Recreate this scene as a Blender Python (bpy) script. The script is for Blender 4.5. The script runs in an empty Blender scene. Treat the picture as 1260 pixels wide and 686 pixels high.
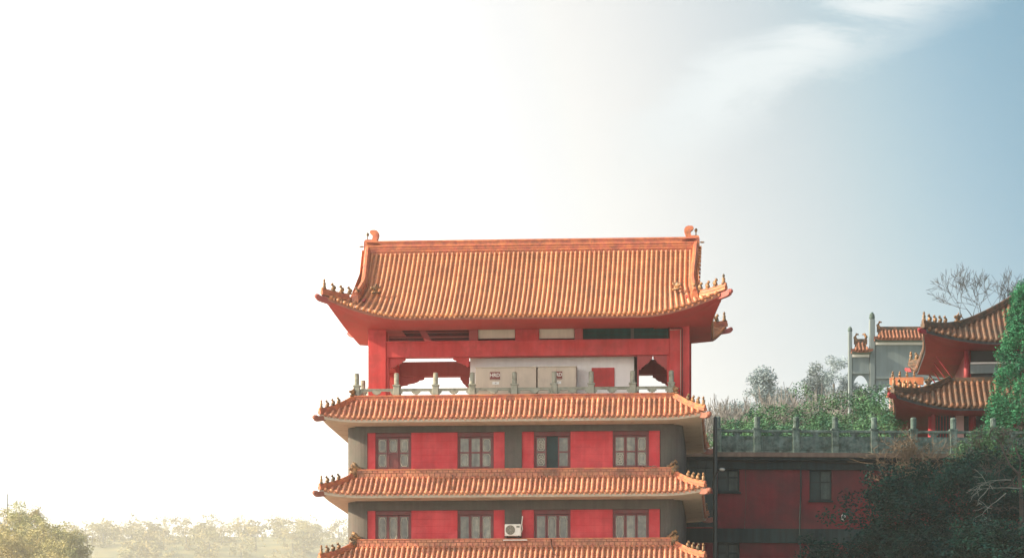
import bpy, math, random
from mathutils import Vector, Matrix, noise as mnoise
R = math.radians
rng = random.Random(11)
scene = bpy.context.scene

# ------------------------------------------------------------------ camera
F, PPX, HY, D0, CZ = 3680.0, 630.0, 950.0, 115.0, 1.7   # focal in photo pixels, centre, horizon row, distance, eye height
cam_d = bpy.data.cameras.new('camera')
cam = bpy.data.objects.new('camera', cam_d)
scene.collection.objects.link(cam)
cam.location = (0, -D0, CZ)
cam.rotation_euler = (R(90), 0, 0)
cam_d.sensor_width = 36
cam_d.lens = F / 1260 * 36
cam_d.shift_y = (HY - 343) / 1260
cam_d.clip_end = 20000
scene.camera = cam

# ------------------------------------------------------------------ sun and sky
SUN_EL = 27.0
sd = Vector((-0.992 * math.cos(R(SUN_EL)), -0.125 * math.cos(R(SUN_EL)), math.sin(R(SUN_EL)))).normalized()
sun_d = bpy.data.lights.new('sun', 'SUN')
sun_d.energy = 4.3
sun_d.angle = R(0.55)
sun_d.color = (1.0, 0.80, 0.56)
sun = bpy.data.objects.new('sun', sun_d)
scene.collection.objects.link(sun)
sun.rotation_euler = sd.to_track_quat('Z', 'Y').to_euler()

world = bpy.data.worlds.new("World")
scene.world = world
world.use_nodes = True
wt = world.node_tree
for n in list(wt.nodes): wt.nodes.remove(n)
def wn(t, **k):
    n = wt.nodes.new(t)
    for a, b in k.items(): setattr(n, a, b)
    return n
def wl(a, b): wt.links.new(a, b)
out = wn('ShaderNodeOutputWorld'); bg = wn('ShaderNodeBackground')
SKY_STR = 0.12
bg.inputs[1].default_value = SKY_STR
sky = wn('ShaderNodeTexSky', sky_type='NISHITA', sun_disc=False)
sky.sun_elevation = R(SUN_EL)
sky.sun_rotation = math.atan2(sd.x, sd.y)
sky.air_density = 1.0; sky.dust_density = 1.0; sky.ozone_density = 1.5
tc = wn('ShaderNodeTexCoord')
tint = wn('ShaderNodeMix', data_type='RGBA', blend_type='MULTIPLY')
tint.inputs[0].default_value = 1.0
tint.inputs[7].default_value = (0.075, 0.30, 0.40, 1)
wl(sky.outputs[0], tint.inputs[6])
def vdot(vec):
    d = wn('ShaderNodeVectorMath', operation='DOT_PRODUCT')
    wl(tc.outputs['Generated'], d.inputs[0]); d.inputs[1].default_value = vec
    return d.outputs['Value']
def mrange(src, a, b, c, d, smooth=True):
    m = wn('ShaderNodeMapRange', interpolation_type='SMOOTHSTEP' if smooth else 'LINEAR')
    wl(src, m.inputs[0])
    for i, v in enumerate((a, b, c, d)): m.inputs[i + 1].default_value = v
    return m.outputs[0]
def wmath(op, a, b):
    m = wn('ShaderNodeMath', operation=op)
    for i, v in enumerate((a, b)):
        if isinstance(v, (int, float)): m.inputs[i].default_value = v
        else: wl(v, m.inputs[i])
    return m.outputs[0]
EXPO = 1.2
GLOW = 1.05
hfac = mrange(vdot((-1, -0.08, -0.3)), -0.60, -0.10, 0, 1, False)
ramp = wn('ShaderNodeValToRGB'); ramp.color_ramp.interpolation = 'B_SPLINE'
wl(hfac, ramp.inputs[0])
SKY_STOPS = [(-.60, (.03, .17, .32)), (-.42, (.03, .22, .40)), (-.325, (.05, .28, .45)), (-.300, (.10, .35, .53)), (-.280, (.21, .44, .60)), (-.258, (.36, .56, .66)), (-.235, (.54, .65, .71)), (-.207, (.72, .77, .80)), (-.182, (.90, .90, .885)), (-.150, (1.07, 1.045, 1.01)), (-.125, (1.2, 1.17, 1.12))]
els = ramp.color_ramp.elements
while len(els) < len(SKY_STOPS): els.new(.5)
for e_, (p_, c_) in zip(els, SKY_STOPS): e_.position = (p_ + .6) / .5; e_.color = (*c_, 1)
rscale = wn('ShaderNodeVectorMath', operation='SCALE'); wl(ramp.outputs[0], rscale.inputs[0]); rscale.inputs['Scale'].default_value = 2 ** -EXPO / SKY_STR
gfac = mrange(vdot((-1, -0.08, -0.3)), -0.155, -0.03, 0, 1)
# a thin streak of cirrus climbing to the right
g = vdot((0.46, 0.0, -0.888))
nz = wn('ShaderNodeTexNoise'); nz.inputs['Scale'].default_value = 22; nz.inputs['Detail'].default_value = 9; nz.inputs['Roughness'].default_value = .62; nz.inputs['Distortion'].default_value = .6
mp = wn('ShaderNodeMapping'); mp.inputs['Rotation'].default_value = (0, R(27), 0); mp.inputs['Scale'].default_value = (0.8, 1, 2.4)
wl(tc.outputs['Generated'], mp.inputs[0]); wl(mp.outputs[0], nz.inputs['Vector'])
gw = wmath('ADD', g, wmath('MULTIPLY', wmath('SUBTRACT', nz.outputs[0], 0.5), 0.042))
band = wmath('MULTIPLY', mrange(gw, -0.178, -0.162, 0, 1), mrange(gw, -0.146, -0.160, 0, 1))
soft = mrange(nz.outputs[0], 0.34, 0.60, 0.25, 1)
xlim = wmath('MULTIPLY', mrange(vdot((1, 0, 0)), 0.02, 0.07, 0, 1), mrange(vdot((1, 0, 0)), 0.24, 0.15, 0, 1))
cloud = wmath('MULTIPLY', wmath('MULTIPLY', band, soft), wmath('MULTIPLY', xlim, 0.9))
m1 = wn('ShaderNodeMix', data_type='RGBA'); wl(gfac, m1.inputs[0]); 
m0 = wn('ShaderNodeMix', data_type='RGBA'); m0.inputs[0].default_value = .85; wl(tint.outputs[2], m0.inputs[6]); wl(rscale.outputs[0], m0.inputs[7]); wl(m0.outputs[2], m1.inputs[6])
m1.inputs[7].default_value = (GLOW / SKY_STR, GLOW * 0.965 / SKY_STR, GLOW * 0.89 / SKY_STR, 1)
m2 = wn('ShaderNodeMix', data_type='RGBA'); wl(cloud, m2.inputs[0]); wl(m1.outputs[2], m2.inputs[6])
m2.inputs[7].default_value = (0.33 / SKY_STR, 0.37 / SKY_STR, 0.39 / SKY_STR, 1)
wl(m2.outputs[2], bg.inputs[0]); wl(bg.outputs[0], out.inputs[0])

scene.view_settings.view_transform = 'Standard'
scene.view_settings.look = 'None'
scene.view_settings.exposure = EXPO
scene.view_settings.gamma = 1.0
scene.render.engine = 'CYCLES'
scene.cycles.use_denoising = True
scene.cycles.max_bounces = 6
scene.cycles.diffuse_bounces = 4
scene.cycles.volume_bounces = 1
scene.cycles.volume_step_rate = 4
scene.cycles.caustics_reflective = False
scene.cycles.caustics_refractive = False

# ------------------------------------------------------------------ materials
def mat(name, base, rough=0.7, var=0.15, scale=1.5, hue=None, streak=0.0, bump=0.0, bscale=20, rand=0.0, metal=0, spec=0.4,
        dirt=None, dscale=0.6, damt=0.5, groove=None, trans=0.0, dlo=0.50, dhi=0.62):
    """principled paint with noise mottling (var), a second colour (hue) in patches, rain streaks, per-object randomness"""
    m = bpy.data.materials.new(name); m.use_nodes = True
    t = m.node_tree; b = t.nodes['Principled BSDF']
    N = t.nodes.new; Lk = t.links.new
    b.inputs['Roughness'].default_value = rough; b.inputs['Metallic'].default_value = metal
    b.inputs['Specular IOR Level'].default_value = spec
    gp = N('ShaderNodeNewGeometry')
    class co: outputs = {'Object': gp.outputs['Position']}
    n1 = N('ShaderNodeTexNoise'); n1.inputs['Scale'].default_value = scale; n1.inputs['Detail'].default_value = 8; n1.inputs['Roughness'].default_value = .65
    Lk(co.outputs['Object'], n1.inputs['Vector'])
    def rng_(src, a, b_, c, d):
        r = N('ShaderNodeMapRange'); Lk(src, r.inputs[0])
        for i, v in enumerate((a, b_, c, d)): r.inputs[i + 1].default_value = v
        return r.outputs[0]
    def mul(a, fac):
        x = N('ShaderNodeMix'); x.data_type = 'RGBA'; x.blend_type = 'MULTIPLY'; x.inputs[0].default_value = 1
        Lk(a, x.inputs[6])
        c = N('ShaderNodeCombineColor')
        for i in range(3): Lk(fac, c.inputs[i])
        Lk(c.outputs[0], x.inputs[7]); return x.outputs[2]
    def mix(a, colr, fac):
        x = N('ShaderNodeMix'); x.data_type = 'RGBA'; Lk(fac, x.inputs[0]); Lk(a, x.inputs[6]); x.inputs[7].default_value = (*colr, 1); return x.outputs[2]
    rgb = N('ShaderNodeRGB'); rgb.outputs[0].default_value = (*base, 1); col = rgb.outputs[0]
    if hue:
        n2 = N('ShaderNodeTexNoise'); n2.inputs['Scale'].default_value = scale * 1.7; n2.inputs['Detail'].default_value = 4
        mpp = N('ShaderNodeMapping'); mpp.inputs['Location'].default_value = (7, 3, 5); Lk(co.outputs['Object'], mpp.inputs[0]); Lk(mpp.outputs[0], n2.inputs['Vector'])
        col = mix(col, hue, rng_(n2.outputs[0], .38, .62, 0, 1))
    col = mul(col, rng_(n1.outputs[0], .3, .7, 1 - var, 1 + var))
    if streak:
        n3 = N('ShaderNodeTexNoise'); n3.inputs['Scale'].default_value = 3.5; n3.inputs['Detail'].default_value = 5
        mp3 = N('ShaderNodeMapping'); mp3.inputs['Scale'].default_value = (1.6, 1.6, .12); Lk(co.outputs['Object'], mp3.inputs[0]); Lk(mp3.outputs[0], n3.inputs['Vector'])
        col = mul(col, rng_(n3.outputs[0], .35, .65, 1 - streak, 1 + streak * .3))
    if dirt:
        n4 = N('ShaderNodeTexNoise'); n4.inputs['Scale'].default_value = dscale; n4.inputs['Detail'].default_value = 10; n4.inputs['Roughness'].default_value = .7
        Lk(co.outputs['Object'], n4.inputs['Vector'])
        col = mix(col, dirt, rng_(n4.outputs[0], dlo, dhi, 0, damt))
    if rand:
        oi = N('ShaderNodeObjectInfo')
        col = mul(col, rng_(oi.outputs['Random'], 0, 1, 1 - rand, 1 + rand))
    Lk(col, b.inputs['Base Color'])
    if trans:
        b.inputs['Transmission Weight'].default_value = trans
    h = None
    if bump:
        n5 = N('ShaderNodeTexNoise'); n5.inputs['Scale'].default_value = bscale; n5.inputs['Detail'].default_value = 6
        Lk(co.outputs['Object'], n5.inputs['Vector'])
        bp = N('ShaderNodeBump'); bp.inputs['Strength'].default_value = bump; bp.inputs['Distance'].default_value = .02
        Lk(n5.outputs[0], bp.inputs['Height']); h = bp
    if groove:
        wv = N('ShaderNodeTexWave'); wv.wave_type = 'BANDS'; wv.bands_direction = 'Z'; wv.wave_profile = 'SAW'
        wv.inputs['Scale'].default_value = groove; wv.inputs['Distortion'].default_value = 0.0
        Lk(co.outputs['Object'], wv.inputs['Vector'])
        bp2 = N('ShaderNodeBump'); bp2.inputs['Strength'].default_value = .6; bp2.inputs['Distance'].default_value = .012
        Lk(wv.outputs['Fac'], bp2.inputs['Height'])
        if h: Lk(h.outputs[0], bp2.inputs['Normal'])
        h = bp2
    if h: Lk(h.outputs[0], b.inputs['Normal'])
    return m

M = {}
M['tile'] = mat('glazed_tile', (.56, .235, .105), .40, .20, 1.2, hue=(.54, .19, .085), rand=.16, dirt=(.20, .10, .06), dscale=.9, damt=.6, dlo=.50, dhi=.72, bump=.35, bscale=30)
M['tile2'] = mat('weathered_glazed_tile', (.58, .255, .135), .45, .28, 2.5, hue=(.50, .17, .105), rand=.20, dirt=(.16, .09, .06), dscale=1.4, damt=.75, dlo=.48, dhi=.68, bump=.35, bscale=30)
M['pan'] = mat('pan_tile', (.33, .125, .05), .55, .25, 5, hue=(.36, .13, .07), dirt=(.14, .08, .05), dscale=2.5, damt=.7, bump=.4, bscale=30)
M['ridge'] = mat('ridge_tile', (.62, .22, .09), .42, .2, 3, hue=(.52, .15, .09), dirt=(.20, .09, .06), dscale=4, damt=.5, streak=.12, bump=.3, bscale=25)
M['beast'] = mat('glazed_figure', (.42, .20, .08), .45, .35, 9, hue=(.18, .12, .06), dirt=(.05, .05, .035), dscale=5, damt=.85, dlo=.45, dhi=.58)
M['red'] = mat('red_paint', (.60, .075, .076), .6, .07, .8, hue=(.54, .05, .05), streak=.12, bump=.12, dirt=(.32, .05, .045), dscale=1.3, damt=.45, spec=.25)
M['panel'] = mat('red_cladding', (.59, .068, .080), .6, .06, .9, hue=(.53, .042, .055), spec=.25, streak=.12, groove=1.15, rand=.06, dirt=(.36, .045, .055), dscale=1.1, damt=.45)
M['darkred'] = mat('dark_red_frame', (.17, .038, .042), .55, .12, 3, hue=(.15, .055, .055), bump=.1)
M['beamred'] = mat('shadow_red_paint', (.40, .07, .07), .6, .1, 1.2, streak=.1, dirt=(.25, .06, .055), damt=.4)  # darker copy of the red paint, shade put into the colour
M['grey'] = mat('grey_render', (.115, .098, .088), .8, .10, 1.2, hue=(.10, .098, .085), streak=.14, bump=.25, bscale=12, dirt=(.07, .065, .06), dscale=.9, damt=.45)
M['creampanel'] = mat('cream_board', (.72, .63, .52), .75, .06, 2, streak=.08)
M['cream'] = mat('cream_soffit', (.54, .45, .36), .75, .08, 2, streak=.05, dirt=(.30, .22, .15), dscale=1.6, damt=.6, dlo=.56, dhi=.66, bump=.15)
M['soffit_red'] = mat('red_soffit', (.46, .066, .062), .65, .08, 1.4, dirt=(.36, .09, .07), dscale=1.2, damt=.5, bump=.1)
M['eavered'] = mat('corner_beam_paint', (.40, .10, .085), .6, .15, 3, streak=.1)
M['eaveboard'] = mat('eave_board', (.34, .13, .09), .65, .15, 3, streak=.2)
M['white'] = mat('white_wall', (.90, .88, .86), .8, .05, 1, streak=.05, dirt=(.58, .54, .48), damt=.4, bump=.1)
M['beige'] = mat('beige_enamel', (.60, .51, .41), .5, .05, 1.3, streak=.08, dirt=(.42, .36, .29), dscale=1.5, damt=.4)
M['stone'] = mat('carved_stone', (.31, .31, .25), .8, .16, 5, hue=(.30, .32, .27), dirt=(.13, .13, .10), dscale=3, damt=.7, bump=.35, bscale=25)
M['stone_dark'] = mat('weathered_shaded_stone', (.14, .20, .19), .9, .3, 3, hue=(.07, .125, .115), dirt=(.03, .05, .04), dscale=2.6, damt=.8, streak=.25, bump=.4)  # weathered stone; a blue-green shadow tint is also put into the colour
M['glass'] = mat('curtained_glass', (.12, .125, .10), .15, .3, 2.5, hue=(.20, .195, .15), streak=.45, spec=.6, rand=.35)
M['glassdark'] = mat('dark_glass_and_room', (.006, .030, .032), .35, .3, 2, spec=.25)
M['annexglass'] = mat('glint_glass', (.05, .08, .075), .5, .4, 2, streak=.4, spec=.25)  # paler colour paints the glint on the annex panes
M['lattice'] = mat('pale_lattice', (.46, .43, .35), .6, .15, 8)
M['netting'] = mat('dark_green_netting', (.008, .060, .050), .8, .3, 2, streak=.3)
M['black'] = mat('black_rubber', (.02, .02, .02), .6, .1, 3)
M['acwhite'] = mat('white_enamel', (.72, .69, .63), .4, .04, 3, dirt=(.5, .45, .36), damt=.3)
M['acdark'] = mat('fan_grille', (.16, .15, .12), .5, .2, 10)
M['signred'] = mat('maroon_sign', (.20, .025, .022), .5, .1, 5)
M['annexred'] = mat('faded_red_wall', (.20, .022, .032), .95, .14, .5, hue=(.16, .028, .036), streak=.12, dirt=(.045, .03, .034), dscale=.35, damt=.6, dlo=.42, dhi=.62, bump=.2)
M['annexgrey'] = mat('shaded_band_render', (.014, .036, .042), .95, .15, .8, streak=.3, dirt=(.02, .03, .03), damt=.6, bump=.2)  # teal shadow tone painted into the base colour
M['ledge'] = mat('brown_ledge', (.14, .105, .09), .85, .15, 1, streak=.25, dirt=(.05, .06, .05), damt=.7)
M['paleconc'] = mat('pale_archway_stone', (.17, .22, .235), .8, .06, .5, streak=.12, dirt=(.2, .24, .24), damt=.4)
M['bright'] = mat('white_moulding', (.8, .8, .78), .7, .04, 1)
M['pole'] = mat('galvanised_pipe', (.06, .075, .075), .5, .12, 2, metal=.3, streak=.2)
M['halltile'] = mat('hall_tile', (.17, .068, .036), .6, .25, 5, hue=(.26, .11, .05), rand=.2, dirt=(.05, .042, .03), dscale=1.0, damt=.9, dlo=.38, dhi=.6)  # dirt colour deepened so it also paints the shaded parts of the roof
M['archtile'] = mat('dull_arch_tile', (.26, .105, .06), .6, .2, 3, rand=.15, dirt=(.10, .06, .04), damt=.5)
M['hallpan'] = mat('hall_pan_tile', (.16, .07, .035), .6, .25, 4, dirt=(.04, .04, .025), dscale=1.2, damt=.85)
M['hallridge'] = mat('hall_ridge_tile', (.065, .052, .036), .6, .3, 3, hue=(.16, .075, .04), dirt=(.03, .035, .025), dscale=2, damt=.8)
M['hallred'] = mat('hall_red_paint', (.30, .022, .034), .6, .1, .8, streak=.15, dirt=(.15, .03, .03), damt=.5)
M['halldark'] = mat('hall_dark_timber', (.03, .035, .04), .7, .2, 1.5)
M['hallpink'] = mat('hall_pink_render', (.42, .26, .25), .75, .1, 1)
M['bark'] = mat('bark', (.05, .046, .043), .9, .3, 4, bump=.5)
M['barkpale'] = mat('pale_bark', (.21, .205, .20), .9, .25, 5)
M['barkmid'] = mat('lichened_bark', (.13, .15, .14), .9, .3, 4)
M['barkfar'] = mat('far_bark', (.16, .15, .13), .9, .2, 1)
M['leaf_green'] = mat('bright_ivy_leaf', (.040, .20, .095), .6, .45, .9, hue=(.025, .12, .07), rand=.1, spec=.08)
M['leaf_bush'] = mat('bush_leaf', (.085, .19, .090), .6, .4, .7, hue=(.04, .12, .08), rand=.25, spec=.08)
M['leaf_dark'] = mat('shadow_teal_leaf', (.003, .026, .027), .8, .6, .5, hue=(.008, .044, .034), rand=.2, spec=.08)  # near-black teal: shadow of the thicket painted into the leaves
M['leaf_hill'] = mat('hazed_hill_leaf', (.26, .25, .105), .7, .2, .05, hue=(.32, .26, .11), rand=.25)  # lightened to paint in the haze over the far ridge
M['leaf_gold'] = mat('golden_leaf', (.46, .39, .17), .7, .25, .05, hue=(.33, .34, .15), rand=.2)
M['leaf_grey'] = mat('hazed_grey_leaf', (.24, .31, .34), .8, .2, .2, rand=.15, spec=.08)  # pale bluish tone is haze painted into the leaf colour
M['vine'] = mat('dry_vine', (.13, .10, .07), .9, .3, 3)
M['ground'] = mat('ground_paving', (.30, .28, .24), .9, .2, .05, hue=(.24, .23, .19), bump=.2)  # paleness put in to bounce light up at the soffits
M['hill'] = mat('hill_grass', (.22, .20, .09), .95, .2, .02, hue=(.10, .12, .06))
M['floor'] = mat('pale_terrace_floor', (.56, .53, .48), .8, .08, 1, dirt=(.35, .32, .28), damt=.5)  # made pale to reflect light onto the white room
M['paving'] = mat('terrace_paving', (.25, .24, .22), .9, .12, .5)

# ------------------------------------------------------------------ mesh helpers
COL = scene.collection
class MB:
    def __init__(s): s.v = []; s.f = []
    def add(s, vs, fs):
        o = len(s.v); s.v.extend(tuple(v) for v in vs); s.f.extend(tuple(i + o for i in f) for f in fs); return s
    def box(s, x0, x1, y0, y1, z0, z1, b=0.0):
        if b <= 0:
            vs = [(x, y, z) for z in (z0, z1) for y in (y0, y1) for x in (x0, x1)]
            return s.add(vs, [(0, 2, 3, 1), (4, 5, 7, 6), (0, 1, 5, 4), (2, 6, 7, 3), (0, 4, 6, 2), (1, 3, 7, 5)])
        pts = []
        for z, i in ((z0, b), (z0 + b, 0), (z1 - b, 0), (z1, b)):
            pts.append([(x0 + i + b * (i == 0), y0 + i, z), (x1 - i - b * (i == 0), y0 + i, z), (x1 - i, y0 + i + b * (i == 0), z), (x1 - i, y1 - i - b * (i == 0), z),
                        (x1 - i - b * (i == 0), y1 - i, z), (x0 + i + b * (i == 0), y1 - i, z), (x0 + i, y1 - i - b * (i == 0), z), (x0 + i, y0 + i + b * (i == 0), z)])
        return s.loft(pts, True, True)
    def loft(s, rings, caps=True, closed=True):
        n = len(rings[0]); o = len(s.v)
        for r in rings: s.v.extend(tuple(p) for p in r)
        for k in range(len(rings) - 1):
            for i in range(n if closed else n - 1):
                j = (i + 1) % n
                s.f.append((o + k * n + i, o + k * n + j, o + (k + 1) * n + j, o + (k + 1) * n + i))
        if caps:
            s.f.append(tuple(o + i for i in reversed(range(n))))
            s.f.append(tuple(o + (len(rings) - 1) * n + i for i in range(n)))
        return s
    def tube(s, pts, rad, n=6, caps=True):
        pts = [Vector(p) for p in pts]; rings = []
        if not isinstance(rad, (list, tuple)): rad = [rad] * len(pts)
        up = Vector((0, 0, 1))
        for i, p in enumerate(pts):
            t = (pts[min(i + 1, len(pts) - 1)] - pts[max(i - 1, 0)]).normalized()
            a = t.cross(up)
            if a.length < .05: a = t.cross(Vector((1, 0, 0)))
            a.normalize(); b = t.cross(a)
            rings.append([p + (a * math.cos(2 * math.pi * k / n) + b * math.sin(2 * math.pi * k / n)) * rad[i] for k in range(n)])
        return s.loft(rings, caps)
    def bar(s, pts, w, h0, h1):
        """rectangular bar along pts: half width w, from h0 to h1 above the path"""
        pts = [Vector(p) for p in pts]; rings = []
        for i, p in enumerate(pts):
            t = (pts[min(i + 1, len(pts) - 1)] - pts[max(i - 1, 0)]); a = Vector((t.y, -t.x, 0)).normalized()
            z = Vector((0, 0, 1))
            rings.append([p - a * w + z * h0, p + a * w + z * h0, p + a * w + z * h1, p - a * w + z * h1])
        return s.loft(rings, True)
    def lathe(s, prof, c=(0, 0, 0), n=10):
        rings = [[(c[0] + r * math.cos(2 * math.pi * k / n), c[1] + r * math.sin(2 * math.pi * k / n), c[2] + z) for k in range(n)] for r, z in prof]
        return s.loft(rings, True)
    def prism(s, poly, y0, y1):
        """poly in xz, extruded along y"""
        n = len(poly)
        return s.loft([[(x, y0, z) for x, z in poly], [(x, y1, z) for x, z in poly]], True)
    def grid(s, rows, closed=False):
        o = len(s.v); n = len(rows[0])
        for r in rows: s.v.extend(tuple(p) for p in r)
        for k in range(len(rows) - 1):
            for i in range(n - 1):
                f = (o + k * n + i, o + k * n + i + 1, o + (k + 1) * n + i + 1, o + (k + 1) * n + i)
                s.f.append(f)
        return s
    def ell(s, c, r, n=8, m=5):
        rings = []
        for k in range(m + 1):
            a = math.pi * (k + .001) / (m + .002) - math.pi / 2
            rings.append([(c[0] + r[0] * math.cos(a) * math.cos(2 * math.pi * i / n), c[1] + r[1] * math.cos(a) * math.sin(2 * math.pi * i / n), c[2] + r[2] * math.sin(a)) for i in range(n)])
        return s.loft(rings, True)
    def mesh(s, name, mats, smooth=False, fix=True):
        me = bpy.data.meshes.new(name); me.from_pydata(s.v, [], s.f)
        for m in (mats if isinstance(mats, (list, tuple)) else [mats]): me.materials.append(m)
        if fix:
            import bmesh
            bm = bmesh.new(); bm.from_mesh(me); bmesh.ops.recalc_face_normals(bm, faces=bm.faces); bm.to_mesh(me); bm.free()
        if smooth: me.polygons.foreach_set('use_smooth', [True] * len(me.polygons))
        me.update(); return me
    def build(s, name, m, parent=None, smooth=False, fix=True, **tags):
        return link(name, s.mesh(name, m, smooth, fix), parent, **tags)
def link(name, me, parent=None, loc=None, **tags):
    o = bpy.data.objects.new(name, me); COL.objects.link(o)
    if parent is not None: o.parent = parent
    if loc: o.location = loc
    for k, v in tags.items(): o[k] = v
    return o
def empty(name, loc, rz=0, **tags):
    o = bpy.data.objects.new(name, None); COL.objects.link(o); o.location = loc; o.rotation_euler = (0, 0, rz); o.empty_display_size = .5
    for k, v in tags.items(): o[k] = v
    return o
def W(px, py, D):
    """a photograph pixel at distance D from the eye, as a place in the world"""
    return Vector(((px - PPX) / F * D, D - D0, CZ + (HY - py) / F * D))
class Frame:
    """a building's own axes: x along its front, y into it"""
    def __init__(s, ox, oy, rz):
        s.o = Vector((ox, oy, 0)); s.rz = rz
        s.ex = Vector((math.cos(rz), math.sin(rz), 0)); s.ey = Vector((-math.sin(rz), math.cos(rz), 0))
    def at(s, px, py, Y):
        c = Vector((0, -D0, CZ)); d = Vector(((px - PPX) / F, 1, (HY - py) / F))
        t = (Y - (c - s.o).dot(s.ey)) / d.dot(s.ey)
        p = c + d * t
        return (p - s.o).dot(s.ex), p.z
    def X(s, px, Y, py=500): return s.at(px, py, Y)[0]
    def Z(s, py, Y, px=640): return s.at(px, py, Y)[1]

# ------------------------------------------------------------------ the ground and hills
g_ = MB(); n = 40
rows = []
def gz(x, y):
    z = 0.0
    return z
g_.grid([[(-1600 + 3200 * i / n, -300 + 3700 * j / n, gz(0, 0)) for i in range(n + 1)] for j in range(n + 1)])
g_.build('ground', M['ground'], kind='structure')

# ------------------------------------------------------------------ roofs
class Roof:
    def __init__(s, cx, hx, y0, y1, ze, prof, dfull, tg, dside, Lm, lc, Fl, dl=2.5, p=2.0, Fy=None):
        s.Fy = Fl if Fy is None else Fy
        s.cx, s.hx, s.y0, s.y1, s.ze, s.prof = cx, hx, y0, y1, ze, prof
        s.dfull, s.tg, s.dside, s.Lm, s.lc, s.Fl, s.dl, s.p = dfull, tg, dside, Lm, lc, Fl, dl, p
    def k(s, t, d): return max(0, 1 - max(t, 0) / s.lc) ** s.p * max(0, 1 - max(d, 0) / s.dl)
    def pt(s, side, u, d, dz=0):
        if side in ('front', 'back'):
            t = s.hx - abs(u); k = s.k(t, d); q = 1 if u > 0 else -1
            x = s.cx + u + q * s.Fl * k
            y = (s.y0 + d - s.Fy * k) if side == 'front' else (s.y1 - d + s.Fy * k)
        else:
            t = min(u - s.y0, s.y1 - u); k = s.k(t, d); q = -1 if u - s.y0 < s.y1 - u else 1
            y = u + q * s.Fy * k
            x = (s.cx - s.hx + d - s.Fl * k) if side == 'left' else (s.cx + s.hx - d + s.Fl * k)
        return Vector((x, y, s.ze + s.prof(d) + s.Lm * k + dz))
    def t(s, side, u): return s.hx - abs(u) if side in ('front', 'back') else min(u - s.y0, s.y1 - u)
    def dm(s, side, u):
        t = s.t(side, u)
        if side in ('front', 'back'): return s.dfull if t >= s.tg - 1e-6 else max(t, .001)
        return max(.001, min(t, s.dside))
    def span(s, side): return (-s.hx, s.hx) if side in ('front', 'back') else (s.y0, s.y1)

def roof_deck(r, parent, mpan, mfascia, msoffit, sides, step=.17, th=.13, soff_d=None, soff_z=-.02, nu=64):
    mb = MB()
    for side in sides:
        a, b = r.span(side); us = [a + (b - a) * i / nu for i in range(nu + 1)]
        if side in ('front', 'back') and r.tg < r.hx:
            g = r.hx - r.tg
            us = sorted(set([u for u in us if abs(abs(u) - g) > .02] + [g, -g, g + .0005, -g - .0005]))
        dmaxall = max(r.dm(side, u) for u in us); ns = max(3, int(dmaxall / step))
        ds = []
        for i in range(ns):
            ds += [(dmaxall * i / ns, .030), (dmaxall * (i + 1) / ns - .001, .006)]
        cols = []
        for u in us:
            m = r.dm(side, u)
            cols.append([r.pt(side, u, min(d, m), dz if d < m else 0) for d, dz in ds])
        o = len(mb.v)
        for c in cols: mb.v.extend(tuple(p) for p in c)
        nn = len(ds)
        for i in range(len(cols) - 1):
            for j in range(nn - 1):
                q = [o + i * nn + j, o + (i + 1) * nn + j, o + (i + 1) * nn + j + 1, o + i * nn + j + 1]
                if (Vector(mb.v[q[0]]) - Vector(mb.v[q[3]])).length < 1e-4 and (Vector(mb.v[q[1]]) - Vector(mb.v[q[2]])).length < 1e-4: continue
                mb.f.append(tuple(q))
    deck = mb.build('roof_deck', mpan, parent, fix=False)
    fa = MB(); so = MB()
    for side in sides:
        a, b = r.span(side); us = [a + (b - a) * i / nu for i in range(nu + 1)]
        up = [r.pt(side, u, .02, .0) for u in us]; lo = [r.pt(side, u, .05, -th) for u in us]
        fa.grid([up, lo])
        sd_ = soff_d or r.dfull
        inn = []; midp = []
        for u in us:
            m = min(sd_, max(r.t(side, u), .02)); q = r.pt(side, u, m, 0)
            k = r.k(r.t(side, u), m); inn.append(Vector((q.x, q.y, r.ze - th + soff_z * m + r.Lm * k)))
            m2 = m * .5; q = r.pt(side, u, m2, 0); midp.append(Vector((q.x, q.y, r.ze - th + soff_z * m2 + r.Lm * r.k(r.t(side, u), m2))))
        so.grid([lo, midp, inn])
    fa.build('eave_board', mfascia, parent, fix=False)
    so.build('soffit', msoffit, parent, fix=False)
    return deck

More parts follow.
